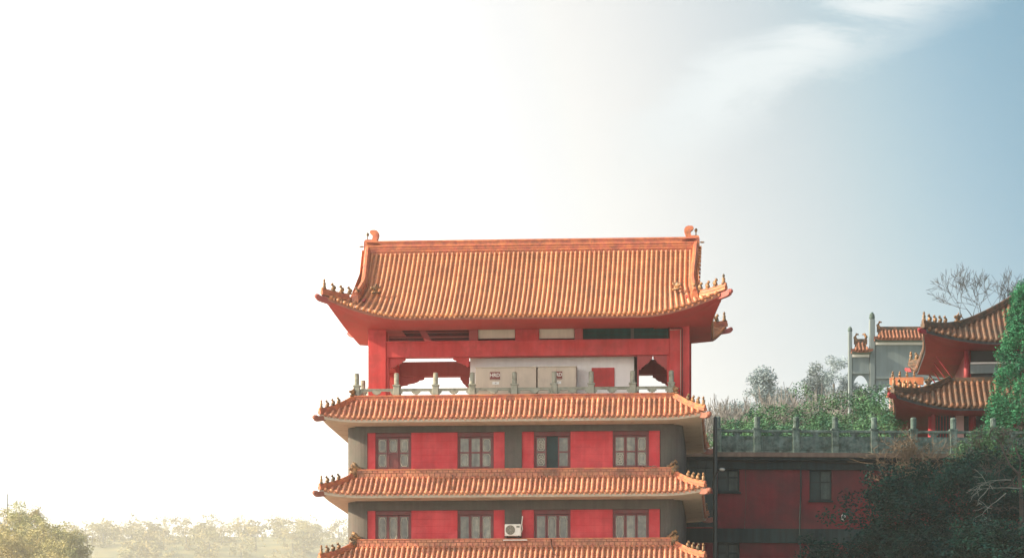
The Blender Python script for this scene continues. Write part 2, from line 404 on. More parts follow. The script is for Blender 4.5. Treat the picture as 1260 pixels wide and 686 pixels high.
def row_mesh(mb, path, lat, r0=.066, seg=.30, n=5, drip=True, spacing=.19):
    """one row of half-round cover tiles up a slope, each tile lapping the one below, with its round end tile and drip tile"""
    pts = [Vector(p) for p in path]
    L = [0]
    for a, b in zip(pts, pts[1:]): L.append(L[-1] + (b - a).length)
    def at(s):
        s = max(0, min(s, L[-1]))
        for i in range(len(L) - 1):
            if s <= L[i + 1] + 1e-9:
                f = (s - L[i]) / max(L[i + 1] - L[i], 1e-9); return pts[i].lerp(pts[i + 1], f), (pts[i + 1] - pts[i]).normalized()
        return pts[-1], (pts[-1] - pts[-2]).normalized()
    nseg = max(1, round(L[-1] / seg)); rings = []
    def ring(s, r):
        p, t = at(s); nrm = lat.cross(t).normalized()
        if nrm.z < 0: nrm = -nrm
        return [p + lat * (r * math.cos(math.pi * i / (n - 1))) + nrm * (r * 1.15 * math.sin(math.pi * i / (n - 1)) - .012) for i in range(n)]
    for i in range(nseg):
        a, b = L[-1] * i / nseg, L[-1] * (i + 1) / nseg
        rings += [ring(a, r0), ring(b - .002, r0 * .89)]
    mb.loft(rings, False, False)
    p, t = at(0); nrm = lat.cross(t).normalized()
    if nrm.z < 0: nrm = -nrm
    c = p - t * .03 + nrm * .012
    disc = [c + lat * (r0 * 1.22 * math.cos(2 * math.pi * i / 9)) + nrm * (r0 * 1.22 * math.sin(2 * math.pi * i / 9)) for i in range(9)]
    disc2 = [q + t * .06 for q in disc]
    mb.loft([disc, disc2], True)
    if drip:
        w = spacing / 2 - r0 * .55; e = p + lat * (spacing / 2) - t * .02
        z = Vector((0, 0, 1))
        mb.add([e - lat * w, e + lat * w, e + lat * w * .55 - z * .075, e - z * .115, e - lat * w * .55 - z * .075], [(0, 1, 2, 3, 4)])
        mb.add([e - lat * w + t * .12 + nrm * .012, e + lat * w + t * .12 + nrm * .012, e + lat * w, e - lat * w], [(0, 1, 2, 3)])

def tile_rows(r, side, parent, m, spacing, single, nseg=10, lift=.03, seg=.30, r0=.066):
    a, b = r.span(side); n = int((b - a) / spacing); off = ((b - a) - n * spacing) / 2
    cache = {}; joined = MB()
    lat = Vector((1, 0, 0)) if side in ('front', 'back') else Vector((0, 1, 0))
    for i in range(n + 1):
        u = a + off + i * spacing; dmx = r.dm(side, u)
        if dmx < .12: continue
        t = r.t(side, u)
        if single and t > r.lc:
            key = round(dmx, 2)
            if key not in cache:
                mb = MB(); row_mesh(mb, [r.pt(side, 0, dmx * j / nseg, lift) for j in range(nseg + 1)], lat, r0, seg, spacing=spacing)
                cache[key] = mb.mesh('tile_row', m, True, False)
            jr = random.Random(i * 7 + 3)
            o = link('tile_row', cache[key], parent, (u + jr.uniform(-.007, .007), 0, jr.uniform(-.005, .006)))
            o.rotation_euler = (0, 0, jr.uniform(-.0025, .0025))
        else:
            mb = MB() if single else joined
            ns = nseg if single else 5
            row_mesh(mb, [r.pt(side, u, dmx * j / ns, lift) for j in range(ns + 1)], lat, r0, seg if single else seg * 1.5, spacing=spacing)
            if single: mb.build('tile_row', m, parent, True, False)
    if not single and joined.v: joined.build('tile_rows', m, parent, True, False, kind='stuff')

def beast_mesh(kind=0):
    mb = MB()
    if kind == 0:      # crouching figure facing out along -y
        mb.box(-.05, .05, -.09, .09, 0, .04)
        mb.ell((0, .02, .13), (.075, .085, .12)); mb.ell((0, -.04, .26), (.055, .06, .06)); mb.ell((0, -.085, .25), (.025, .035, .025), 6, 4)
        mb.tube([(0, .07, .08), (0, .12, .16), (0, .09, .24)], [.025, .02, .008], 5)
        for q in (-1, 1): mb.tube([(q * .035, -.03, .16), (q * .04, -.07, .05)], [.022, .018], 5); mb.tube([(q * .02, -.03, .30), (q * .03, -.02, .335)], [.014, .004], 4)
    elif kind == 1:    # standing immortal
        mb.lathe([(.075, 0), (.08, .03), (.055, .12), (.065, .2), (.035, .25)], n=8); mb.ell((0, 0, .30), (.05, .05, .055)); mb.lathe([(.03, .34), (.02, .365)], n=6)
    else:              # large horned ridge beast
        mb.box(-.07, .07, -.20, .20, -.02, .06)
        mb.ell((0, -.04, .18), (.085, .17, .14)); mb.ell((0, -.2, .2), (.06, .09, .07)); mb.tube([(0, -.05, .28), (0, .04, .38), (0, -.02, .44)], [.04, .03, .008], 6)
        mb.tube([(0, .08, .2), (0, .2, .26), (0, .22, .38)], [.05, .035, .01], 6)
        for k in range(4): mb.tube([(0, .0 + k * .06, .26), (0, .05 + k * .06, .34)], [.03, .005], 5)
    return mb.mesh('roof_beast', M['beast'], True)
BEASTS = None
def hip(r, sx, front, parent, mr, nb=4, w=.085, h=.22, big=True, beam=None, dend=None, hb=1.0):
    global BEASTS
    if BEASTS is None: BEASTS = [beast_mesh(i) for i in range(3)]
    side = 'front' if front else 'back'
    dend = dend or r.tg
    def p(d): return r.pt(side, sx * (r.hx - max(d, 0)), max(d, 0), .02)
    pts = [p(dend * i / 14) for i in range(15)]
    tipdir = (pts[0] - pts[1]); tipdir.z = max(tipdir.z, 0); tipdir.normalize()
    mb = MB(); mb.bar(pts, w, -.02, h * .45); mb.bar([q + Vector((0, 0, .001)) for q in pts], w * .62, h * .44, h * .8)
    mb.tube([q + Vector((0, 0, h * .85)) for q in pts], w * .62, 6)
    mb.bar(pts, w * 1.25, h * .40, h * .47)
    hr = mb.build('hip_ridge', mr, parent)
    d = pts[3] - pts[0]; ang = math.atan2(d.y, d.x) - math.pi / 2
    for i in range(nb):
        q = p(.06 + i * .17 * hb) + Vector((0, 0, h * .92))
        o = link('roof_beast', BEASTS[1 if i == 0 else 0], parent, q); o.rotation_euler = (0, 0, ang); s = (1.0 - .03 * i) * hb * .92; o.scale = (s, s, s)
    if big:
        q = p(.16 + nb * .19 * hb + .14) + Vector((0, 0, h * .85))
        o = link('roof_beast', BEASTS[2], parent, q); o.rotation_euler = (0, 0, ang); o.scale = (.8 * hb,) * 3
    if beam:
        bp = [pts[0] + tipdir * .20 + Vector((0, 0, .04)), pts[0] + tipdir * .08] + pts[0:6]
        mb = MB(); mb.bar(bp, .085, -.30, -.10)
        mb.ell(tuple(pts[0] + tipdir * .22 + Vector((0, 0, -.15))), (.095, .095, .095), 8, 5)
        mb.build('corner_beam', beam, parent)
    return hr

# ------------------------------------------------------------------ the tower
TH = R(-4.2)
T = Frame((640 - PPX) / F * D0, 0, TH)
tower = empty('temple_tower', (T.o.x, T.o.y, 0), TH, label='tall red tower with orange tiled eaves and an open pavilion under its big curved roof', category='tower')
YR = 10.4                      # depth of the body
XL, XR = T.X(425, 0, 560), T.X(840, 0, 560)
RC = .85

def rounded_plan(x0, x1, y0, y1, r, n=8):
    pts = []
    for cx, cy, a0 in ((x0 + r, y0 + r, 180), (x1 - r, y0 + r, 270), (x1 - r, y1 - r, 0), (x0 + r, y1 - r, 90)):
        for i in range(n + 1):
            a = R(a0 + 90 * i / n); pts.append((cx + r * math.cos(a), cy + r * math.sin(a)))
    return pts
def z_at(py, Y=0, px=632): return T.Z(py, Y, px)
# levels: for each storey (window zone bottom, window zone top, ceiling)
storeys = [dict(z0=z_at(578), zt=z_at(530.5), zc=z_at(513), win=(576, 533)),
           dict(z0=z_at(668), zt=z_at(626.5), zc=z_at(607), win=(664, 628))]
zs = storeys[1]['zc'] - storeys[1]['z0']
low0 = storeys[1]['z0'] - .45
# hidden storeys below the frame: plain walls on the same plan
body = MB()
pl = rounded_plan(XL + .02, XR - .02, .32, YR - .02, RC - .2)
body.loft([[(x, y, 0) for x, y in pl], [(x, y, z_at(513)) for x, y in pl]], True)
body.build('wall', M['grey'], tower, True if False else False)
lowm = MB(); pl = rounded_plan(XL, XR, 0, YR, RC)
lowm.loft([[(x, y, 0) for x, y in pl], [(x, y, low0) for x, y in pl]], True)
lowm.build('lower_wall', M['grey'], tower)

win_px = [(462, 506), (563, 607.5), (657, 702), (754, 798.5)]
pan_px = [(451, 462), (506, 563), (607.5, 621), (642, 657), (702, 754), (798.5, 812)]
pil_px = (621, 642)

def window(x0, x1, z0, z1, cells, openmid=False, tall=False, curtain=None):
    """a window of three sashes; cells says which panes carry a pale lattice"""
    fr = MB(); y0, y1 = .12, .22; b = .055
    fr.box(x0, x0 + b, y0, y1, z0, z1); fr.box(x1 - b, x1, y0, y1, z0, z1); fr.box(x0 + b, x1 - b, y0, y1, z1 - .16, z1); fr.box(x0 + b, x1 - b, y0, y1, z0, z0 + .09)
    w = fr.build('window', M['darkred'], tower)
    xi0, xi1, zi0, zi1 = x0 + b, x1 - b, z0 + .09, z1 - .16
    wd = (xi1 - xi0) / 3; back = MB(); back.box(x0, x1, .30, .31, z0, z1); back.build('room_dark', M['glassdark'], w)  # back: dark sheet painting the unlit room seen through the open sash
    for c in range(3):
        if openmid and c == 1: continue
        a = xi0 + wd * c; s = MB(); e = .052; yy0, yy1 = .15 - (.0 if c != 1 else .012), .19
        zl = zi0 + .02; zh = zi1 - .02
        zm = (zl + zh) / 2
        s.box(a + .006, a + e, yy0, yy1, zl, zh); s.box(a + wd - e, a + wd - .006, yy0, yy1, zl, zh)
        s.box(a + e, a + wd - e, yy0, yy1, zh - .05, zh); s.box(a + e, a + wd - e, yy0, yy1, zl, zl + .06)
        if not tall: s.box(a + e, a + wd - e, yy0, yy1, zm - .03, zm + .03)
        s.build('sash', M['darkred'], w)
        rngs = [(zl + .06, zh - .05)] if tall else [(zl + .06, zm - .03), (zm + .03, zh - .05)]
        for ri, (q0, q1) in enumerate(rngs):
            p = MB(); p.box(a + e, a + wd - e, .172, .18, q0, q1)
            solid = (cells.get((c, ri)) == 'solid')
            p.build('pane', M['darkred'] if solid else M['glass'], w)
            lt = cells.get((c, ri))
            if lt in ('oct', 'rich'):
                l = MB(); cx, cz = a + wd / 2, (q0 + q1) / 2; hw, hh = wd / 2 - e - .03, (q1 - q0) / 2 - .035
                def loop(fw, fh, rr):
                    k = .38; P = [(-fw, -fh * (1 - k)), (-fw * (1 - k), -fh), (fw * (1 - k), -fh), (fw, -fh * (1 - k)), (fw, fh * (1 - k)), (fw * (1 - k), fh), (-fw * (1 - k), fh), (-fw, fh * (1 - k))]
                    P = [(cx + x_, .158, cz + z_) for x_, z_ in P]
                    for i in range(8): l.tube([P[i], P[(i + 1) % 8]], rr, 4)
                loop(hw, hh, .011)
                if lt == 'rich':
                    loop(hw * .62, hh * .62, .011); loop(hw * .25, hh * .25, .012)
                    for dx, dz in ((1, 0), (-1, 0), (0, 1), (0, -1), (.7, .7), (-.7, .7), (.7, -.7), (-.7, -.7)):
                        l.tube([(cx + dx * hw * .3, .158, cz + dz * hh * .3), (cx + dx * hw, .158, cz + dz * hh)], .009, 4)
                l.build('lattice', M['lattice'], w)
    return w
O_, R_ = 'oct', 'rich'
cells1 = [{(0, 0): O_, (0, 1): O_, (1, 1): O_, (1, 0): 'solid', (2, 0): O_, (2, 1): O_},
          {(2, 0): O_, (2, 1): O_, (0, 0): O_},
          {(0, 0): R_, (0, 1): R_},
          {(0, 0): R_, (2, 0): O_, (2, 1): O_}]
cells2 = [{(0, 0): O_, (1, 0): O_, (2, 0): O_}, {(1, 0): O_, (2, 0): O_}, {(1, 0): O_, (2, 0): O_}, {(0, 0): O_}]
for si, st in enumerate(storeys):
    z0, zt, zc = st['z0'], st['zt'], st['zc']
    fr = MB()     # band over the windows with the rounded corners and the middle pier
    plo = rounded_plan(XL, XR, 0, YR, RC); 
    fr.loft([[(x, y, zt) for x, y in plo], [(x, y, zc - .01) for x, y in plo]], True)
    fr.build('beam', M['grey'], tower)
    for q in (0, 1):
        for yb in (0, 1):
            cx = XL + RC if q == 0 else XR - RC; cy = RC if yb == 0 else YR - RC
            mb = MB(); ring = []
            for i in range(11):
                a = R((180 if q == 0 else 270) + 9 * i) if yb == 0 else R((90 if q == 0 else 0) + 9 * i)
                ring.append((cx + RC * math.cos(a), cy + RC * math.sin(a)))
            ring.append((cx, cy))
            mb.loft([[(x, y, z0 - .5) for x, y in ring], [(x, y, zt) for x, y in ring]], True)
            mb.build('rounded_corner', M['grey'], tower)
    for q in (0, 1):   # side walls
        x = XL if q == 0 else XR - .3
        MB().box(x, x + .3, RC, YR - RC, z0 - .5, zt).build('side_wall', M['grey'], tower)
    MB().box(T.X(pil_px[0], 0), T.X(pil_px[1], 0), 0, .35, z0 - .5, zt).build('pier', M['grey'], tower)
    MB().box(XL + RC, XR - RC, .03, .3, z0 - .5, z0 - .003).build('sill', M['grey'], tower)
    for a, b in pan_px:
        MB().box(T.X(a, .08), T.X(b, .08) - .004, .07, .3, z0, zt - .003).build('wall_panel', M['panel'], tower)
    for i, (a, b) in enumerate(win_px):
        zb, zh = z_at(st['win'][0] + 1, .12), z_at(st['win'][1], .12)
        window(T.X(a, .12), T.X(b, .12) - .004, z0, zt - .004, (cells1 if si == 0 else cells2)[i], openmid=(si == 0 and i == 2), tall=(si == 1))

# the lower eaves -----------------------------------------------------------
OV = 1.13
def lower_eave(pyb, pyt, pyr, name_label, full=True, course=True):
    """pyb: tile ends row, pyt: top of the tiles, pyr: top of the ridge course (photo rows at the middle)"""
    ye = -OV
    ze = T.Z(pyb, ye, 632); zt = T.Z(pyt, -.10, 632); zr = T.Z(pyr, -.10, 632)
    xl, xr = T.X(397, ye, pyb), T.X(864, ye, pyb)
    cx, hx = (xl + xr) / 2, (xr - xl) / 2
    dep = OV - .06; rise = zt - ze
    dep_s = hx - (XR - XL) / 2
    pr = lambda d: rise * (.82 * (d / dep) + .18 * (d / dep) ** 2) if d >= 0 else rise * .82 * d / dep
    r = Roof(cx, hx, ye, YR + OV, ze, pr, dep, dep, dep, .17, 1.5, .12, dl=1.6)
    e = MB()
    # inner ridge course round the building
    t0, t1 = zt - .06, zr; yb = ye + dep
    e = MB()
    x0, x1, y1 = cx - hx + dep, cx + hx - dep, YR + OV - dep
    for (a, b, c, d) in ((x0 - .02, x1 + .02, yb - .02, yb + .10), (x0 - .02, x1 + .02, y1 - .10, y1 + .02), (x0 - .02, x0 + .10, yb + .10, y1 - .10), (x1 - .10, x1 + .02, yb + .10, y1 - .10)):
        e.box(a, b, c, d, t0, t1 - .03)
    eave = e.build('eave', M['pan'] if course else M['ridge'], tower)
    roof_deck(r, eave, M['pan'], M['cream'] if course else M['cream'], M['cream'], ('front', 'back', 'left', 'right'), th=.17, soff_d=dep + .04, soff_z=0)
    tile_rows(r, 'front', eave, M['tile2'], .198, True, nseg=5)
    for sdn in ('left', 'right', 'back'): tile_rows(r, sdn, eave, M['tile2'], .198, False)
    mould = MB(); hgt = t1 - zt
    mould.box(x0 - .06, x1 + .06, yb - .07, yb + .12, t1 - .05, t1); mould.box(x0 - .05, x1 + .05, yb - .055, yb - .02, zt - .02, zt + .04)
    for xx in (x0, x1): mould.box(xx - .07, xx + .07, yb + .12, y1 - .1, t1 - .05, t1)
    mould.build('ridge_moulding', M['ridge'], eave)
    if course:
        b = MB(); n = int((x1 - x0) / .21); zz0, zz1 = zt + .05, t1 - .06; zm = (zz0 + zz1) / 2 + .02
        jr = random.Random(int(pyb))
        for rowi, (q0, q1) in enumerate(((zz0, zm - .012), (zm + .012, zz1))):
            for i in range(n + 1):
                a = x0 + (i - .5 * (rowi % 2)) * .21; a2 = min(a + .182, x1)
                if a2 <= max(a, x0): continue
                b.box(max(a, x0), a2, yb - .05 - jr.uniform(0, .012), yb, q0, q1)
        b.build('ridge_tiles', M['tile2'], eave, kind='stuff')
    for sx in (-1, 1):
        for fr_ in (True, False):
            hip(r, sx, fr_, eave, M['ridge'], nb=4, beam=M['eaveboard'], h=.20)
    # curled knob where the hip meets the ridge course
    if course:
        for sx in (-1, 1):
            q = r.pt('front', sx * (r.hx - dep), dep, 0); k = MB()
            for i in range(9):
                a = i / 8 * 5.2; rr = .15 - .012 * i
                pass
            pth = [(q.x - sx * .30, q.y - .02, t1 + .02), (q.x - sx * .16, q.y - .02, t1 + .06), (q.x - sx * .06, q.y - .02, t1 + .18), (q.x + sx * .04, q.y - .02, t1 + .24), (q.x + sx * .10, q.y - .02, t1 + .16), (q.x + sx * .04, q.y - .02, t1 + .10)]
            k.tube(pth, [.04, .06, .065, .06, .045, .03], 7); k.box(q.x - .13, q.x + .13, q.y - .1, q.y + .1, t1 - .30, t1 + .04)
            k.build('curled_finial', M['beast'], eave, True)
    return eave, r, zt, t1
e2, r2, zt2, top2 = lower_eave(513, 491, 484.5, '', course=False)
e3, r3, zt3, top3 = lower_eave(606, 586.5, 575.5, '')
e4, r4, zt4, top4 = lower_eave(692, 672, 661.5, '')

# terrace slab on top of the second eave
x0, x1 = r2.cx - r2.hx + r2.dfull, r2.cx + r2.hx - r2.dfull
MB().box(x0 + .08, x1 - .08, .06, YR - .06, z_at(513), top2 - .10).build('terrace_slab', M['floor'], tower)

# ------------------------------------------------------------------ open pavilion on the terrace
PF, PB = 0.95, 6.3          # front and back frame planes
zfl = top2 - .10
def TX(px, Y, py=450): return T.X(px, Y, py)
colL = (TX(453, PF), TX(475, PF)); colR = (TX(824, PF), TX(848.5, PF))
bmT, bmB = T.Z(418.5, PF), T.Z(437.5, PF)      # main front beam
zt_b = T.Z(390, PF)                            # underside of roof structure
cw = .62
for (a, b) in (colL, colR):
    MB().box(a, b, PF, PF + cw, zfl, zt_b, .015).build('column', M['red'], tower)
    MB().box(a, b, PB - cw, PB, zfl, zt_b, .015).build('column', M['red'], tower)
# narrow inner posts
for (p0, p1, Y) in ((475, 478, PF + .10), (820.5, 824, PF + .10)):
    MB().box(TX(p0, Y), TX(p1, Y), Y, Y + .4, zfl, bmB).build('post', M['red'], tower)
MB().box(colL[1] + .002, colR[0] - .002, PF + .05, PF + .55, bmB, bmT, .01).build('beam', M['red'], tower)
MB().box(colL[1] + .002, colR[0] - .002, PF + .02, PF + .05, bmT - .05, bmT + .015).build('beam_moulding', M['red'], tower)
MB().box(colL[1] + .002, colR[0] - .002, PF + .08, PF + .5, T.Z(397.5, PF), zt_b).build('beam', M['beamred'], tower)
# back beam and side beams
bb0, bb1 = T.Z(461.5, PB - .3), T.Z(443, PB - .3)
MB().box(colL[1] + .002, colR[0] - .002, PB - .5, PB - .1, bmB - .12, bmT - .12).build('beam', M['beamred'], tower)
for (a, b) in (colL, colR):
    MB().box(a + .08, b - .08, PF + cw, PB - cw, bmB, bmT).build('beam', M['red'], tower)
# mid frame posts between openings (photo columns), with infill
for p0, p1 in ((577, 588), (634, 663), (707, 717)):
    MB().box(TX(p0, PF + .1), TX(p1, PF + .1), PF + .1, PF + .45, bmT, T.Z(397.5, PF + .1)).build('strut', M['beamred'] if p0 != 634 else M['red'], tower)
def rect(px0, px1, py0, py1, Y, dy, name, m, bev=0): 
    xa, xb = TX(px0, Y), TX(px1, Y); pc = (px0 + px1) / 2
    return MB().box(xa, xb, Y, Y + dy, T.Z(py1, Y, pc), T.Z(py0, Y, pc), bev).build(name, m, tower)
rect(588.5, 633.5, 399, 416, PF + .22, .06, 'cream_panel', M['creampanel'])
rect(663.5, 706.5, 399, 416, PF + .22, .06, 'cream_panel', M['creampanel'])
rect(717.5, 822.5, 397.6, 418.4, PF + .30, .03, 'netting_panel', M['netting'])
for pyc in (402.5, 408.5, 413.5): rect(717.5, 822.5, pyc, pyc + .7, PF + .27, .02, 'net_rail', M['black'])
rect(776, 780, 398.5, 418, PF + .255, .02, 'net_post', M['grey'])
# left openings: ceiling beams seen through, a slanted brace, a middle stile
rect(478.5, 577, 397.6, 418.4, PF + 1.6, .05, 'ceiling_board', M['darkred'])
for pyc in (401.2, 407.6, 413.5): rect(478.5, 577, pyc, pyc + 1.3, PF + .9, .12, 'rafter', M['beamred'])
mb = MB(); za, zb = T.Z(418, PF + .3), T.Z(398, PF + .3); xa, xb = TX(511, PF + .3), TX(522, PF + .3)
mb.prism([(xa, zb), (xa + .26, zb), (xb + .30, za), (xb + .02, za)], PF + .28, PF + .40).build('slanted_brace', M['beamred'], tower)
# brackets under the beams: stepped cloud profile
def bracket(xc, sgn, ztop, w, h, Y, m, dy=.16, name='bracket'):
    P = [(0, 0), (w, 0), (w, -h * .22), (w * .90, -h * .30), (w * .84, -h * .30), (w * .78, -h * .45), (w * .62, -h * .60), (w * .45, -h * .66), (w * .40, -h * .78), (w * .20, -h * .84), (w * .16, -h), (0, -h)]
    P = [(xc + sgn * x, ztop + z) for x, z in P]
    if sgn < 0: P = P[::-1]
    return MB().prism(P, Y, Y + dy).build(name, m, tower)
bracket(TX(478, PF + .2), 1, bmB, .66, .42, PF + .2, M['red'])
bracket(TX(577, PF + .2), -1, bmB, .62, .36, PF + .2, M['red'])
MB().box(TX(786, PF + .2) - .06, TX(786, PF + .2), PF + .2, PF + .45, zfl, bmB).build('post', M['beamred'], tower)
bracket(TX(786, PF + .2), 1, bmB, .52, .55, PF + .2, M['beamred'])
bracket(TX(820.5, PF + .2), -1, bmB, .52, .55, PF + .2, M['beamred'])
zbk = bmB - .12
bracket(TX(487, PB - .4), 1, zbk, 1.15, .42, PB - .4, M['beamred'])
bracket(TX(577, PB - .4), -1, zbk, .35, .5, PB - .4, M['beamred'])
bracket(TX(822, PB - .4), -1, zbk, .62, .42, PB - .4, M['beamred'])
# the white room in the middle
wx0, wx1 = TX(578.5, 1.75), TX(780, 1.75)
MB().box(wx0, wx1, 1.75, PB - .2, zfl, bmT - .1).build('room_wall', M['white'], tower)
MB().box(wx1 + .001, wx1 + .04, 1.78, PB - .25, zfl, bmT - .11).build('room_side_shade', M['ledge'], tower)  # brown sheet paints the shade on the white room's side face
MB().box(TX(728, 1.7), TX(756, 1.7), 1.70, 1.76, T.Z(476, 1.7, 742) , T.Z(452, 1.7, 742)).build('hatch', M['red'], tower)
# ceiling of the pavilion
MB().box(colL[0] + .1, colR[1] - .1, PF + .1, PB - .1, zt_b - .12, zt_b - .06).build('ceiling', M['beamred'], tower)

# ------------------------------------------------------------------ the great roof
YE, YB2 = -1.25, 7.7
yc = (YE + YB2) / 2
zeT = T.Z(387.5, YE, 640)
zrT = T.Z(309, yc, 655)
hxT = (T.X(891, YE, 370) - T.X(398, YE, 370)) / 2 - .50
cxT = (T.X(891, YE, 370) + T.X(398, YE, 370)) / 2
xg = (T.X(857, yc, 310) - T.X(453, yc, 310)) / 2
cg = (T.X(857, yc, 310) + T.X(453, yc, 310)) / 2
cxT = (cxT + cg) / 2
dfu = yc - YE; HT = zrT - zeT
tgT = hxT - xg
prT = lambda d: HT * (.74 * (d / dfu) + .26 * (d / dfu) ** 2)
rT = Roof(cxT, hxT, YE, YB2, zeT, prT, dfu, tgT, tgT, .84, 2.7, .56, dl=2.3, p=2.0, Fy=.26)
roofb = MB(); roofb.box(cxT - xg, cxT + xg, yc - .14, yc + .14, zrT - .12, zrT + .22)
roof = roofb.build('roof', M['ridge'], tower)
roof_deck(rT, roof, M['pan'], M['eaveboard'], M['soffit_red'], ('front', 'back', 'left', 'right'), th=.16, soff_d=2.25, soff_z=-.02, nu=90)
tile_rows(rT, 'front', roof, M['tile'], .188, True, nseg=12, seg=.26)
for sdn in ('left', 'right', 'back'): tile_rows(rT, sdn, roof, M['tile'], .188, False)
rm = MB()
for (hw, a, b) in ((.19, zrT + .02, zrT + .07), (.17, zrT + .12, zrT + .16), (.18, zrT + .22, zrT + .27), (.13, zrT + .27, zrT + .40), (.17, zrT + .40, zrT + .46)):
    rm.box(cxT - xg - .02, cxT + xg + .02, yc - hw, yc + hw, a, b)
rm.build('main_ridge', M['ridge'], roof)
for sx in (-1, 1):
    for side in ('front', 'back'):
        pts = [rT.pt(side, sx * (xg - .20 * (1 - i / 14)), tgT * .9 + (dfu - tgT * .9) * i / 14, .0) for i in range(15)]
        g1 = MB(); g1.bar(pts, .13, -.05, .20); g1.bar([p + Vector((0, 0, .001)) for p in pts], .10, .19, .30); g1.tube([p + Vector((0, 0, .32)) for p in pts], .085, 6)
        g1.build('gable_ridge', M['ridge'], roof)
        # short rows of tiles hanging out over the verge
        v = MB(); nn = 24
        for i in range(nn):
            f_ = (i + .5) / nn; q = rT.pt(side, sx * (xg - .20 * (1 - f_)), tgT + (dfu - tgT) * f_, .12)
            rings = []
            for (dx, rr, dz) in ((.08, .050, .05), (.19, .055, .0), (.192, .070, 0.0), (.225, .070, -.01)):
                rings.append([(q.x + sx * dx, q.y + rr * math.cos(2 * math.pi * k / 7), q.z + dz + rr * math.sin(2 * math.pi * k / 7)) for k in range(7)])
            v.loft(rings, True)
        v.build('verge_tiles', M['tile'], roof, True, kind='stuff')
    # gable wall
    poly = []
    for i in range(9): q = rT.pt('front', sx * xg, tgT + (dfu - tgT) * i / 8, -.02); poly.append((q.y, q.z))
    for i in range(7, -1, -1): q = rT.pt('back', sx * xg, tgT + (dfu - tgT) * i / 8, -.02); poly.append((q.y, q.z))
    X0 = cxT + sx * (xg - .30)
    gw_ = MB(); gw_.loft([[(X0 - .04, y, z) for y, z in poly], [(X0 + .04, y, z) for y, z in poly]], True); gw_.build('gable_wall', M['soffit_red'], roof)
    for fr_ in (True, False): hip(rT, sx, fr_, roof, M['ridge'], nb=5, beam=M['eavered'], h=.24, dend=tgT, hb=1.15)
    # ridge-end dragon: curled tail, body block, sword handle
    q0 = cxT + sx * (xg - .02); zz = zrT + .40
    out_ = [(.16, -.35), (.16, .02), (.12, .12), (-.02, .13), (-.16, .13), (-.18, .18), (-.19, .26), (-.16, .32), (-.10, .36), (-.07, .43), (-.12, .50), (-.28, .51), (-.38, .47), (-.44, .38), (-.44, .26), (-.38, .10), (-.36, -.02), (-.52, -.06), (-.52, -.12), (-.36, -.14), (-.30, -.35)]
    P = [(q0 + sx * x, zz + z) for x, z in out_]
    if sx < 0: P = P[::-1]
    d = MB(); d.prism(P, yc - .13, yc + .13); d.ell((q0 - sx * .16, yc, zz + .43), (.07, .145, .065), 8, 5)
    for k_ in range(4): d.box(q0 - sx * .37 - .02, q0 - sx * .37 + .02, yc - .15, yc + .15, zz + .02 + k_ * .09, zz + .06 + k_ * .09)
    d.build('ridge_dragon', M['ridge'], roof)
    MB().lathe([(.025, 0), (.02, .14), (.055, .18), (.06, .24), (.03, .30)], (q0 + sx * .02, yc, zz + .12), 8).build('dragon_sword_hilt', M['beast'], roof, True)
    # ear sticking out at the verge
    MB().ell((q0 + sx * .26, yc - .05, zz - .14), (.10, .05, .035), 8, 5).build('verge_finial', M['beast'], roof, True)

# power conduit on the right column
cx_ = TX(839.5, PF - .04)
c = MB(); yy = PF - .04
c.tube([(TX(822, yy), yy, T.Z(405.5, yy)), (cx_ - .02, yy, T.Z(405.5, yy)), (cx_, yy, T.Z(406.5, yy)), (cx_, yy, zfl)], .018, 6); c.build('conduit', M['black'], tower)
c = MB(); c.tube([(TX(824, yy), yy, T.Z(407.5, yy)), (cx_ - .07, yy, T.Z(407.5, yy)), (cx_ - .065, yy, zfl)], .012, 6); c.build('conduit', M['lattice'], tower)
# loose cables that hang over the eaves
for (px, pa, pb, dr) in ((557, 586, 607, -2), (666, 586.5, 600, 0), (678, 664, 690, 9)):
    k = MB(); P = []
    for i in range(7):
        f = i / 6; yv = -.17 - f * 1.05
        P.append((T.X(px + dr * f * f, yv, pa + (pb - pa) * f), yv, T.Z(pa + (pb - pa) * f, yv, px) + .06))
    k.tube(P, .013, 5); k.build('cable', M['black'], tower)

# ------------------------------------------------------------------ balustrade of the tower terrace
bal = empty('stone_balustrade', (T.o.x, T.o.y, 0), TH, label='pale carved stone balustrade round the tower terrace above the topmost lower eave', category='balustrade')
def post_mesh(h=.88, w=.24, m=M['stone'], r=.095):
    mb = MB(); hb = h * .44
    mb.box(-w / 2, w / 2, -w / 2, w / 2, 0, hb, .012); mb.box(-w / 2 - .025, w / 2 + .025, -w / 2 - .025, w / 2 + .025, hb, hb + .05)
    mb.lathe([(r * .8, hb + .05), (r, hb + .09), (r, h - .05), (r * .85, h - .03), (r * 1.05, h - .02), (r * 1.0, h), (r * .5, h + .02)], n=10)
    return mb.mesh('post', m)
YBAL = .10; zb0 = top2 - .02
pm = post_mesh()
bpx = [439, 488, 536, 581, 633, 682, 727.5, 778.5, 826]
bxs = [T.X(p, YBAL, 480) for p in bpx]
runs = []
for x in bxs: link('post', pm, bal, (x, YBAL, zb0))
for k in range(1, 5):
    for x in (bxs[0], bxs[-1]): link('post', pm, bal, (x, YBAL + k * 2.0, zb0))
zr0, zr1 = zb0 + .16, zb0 + .27
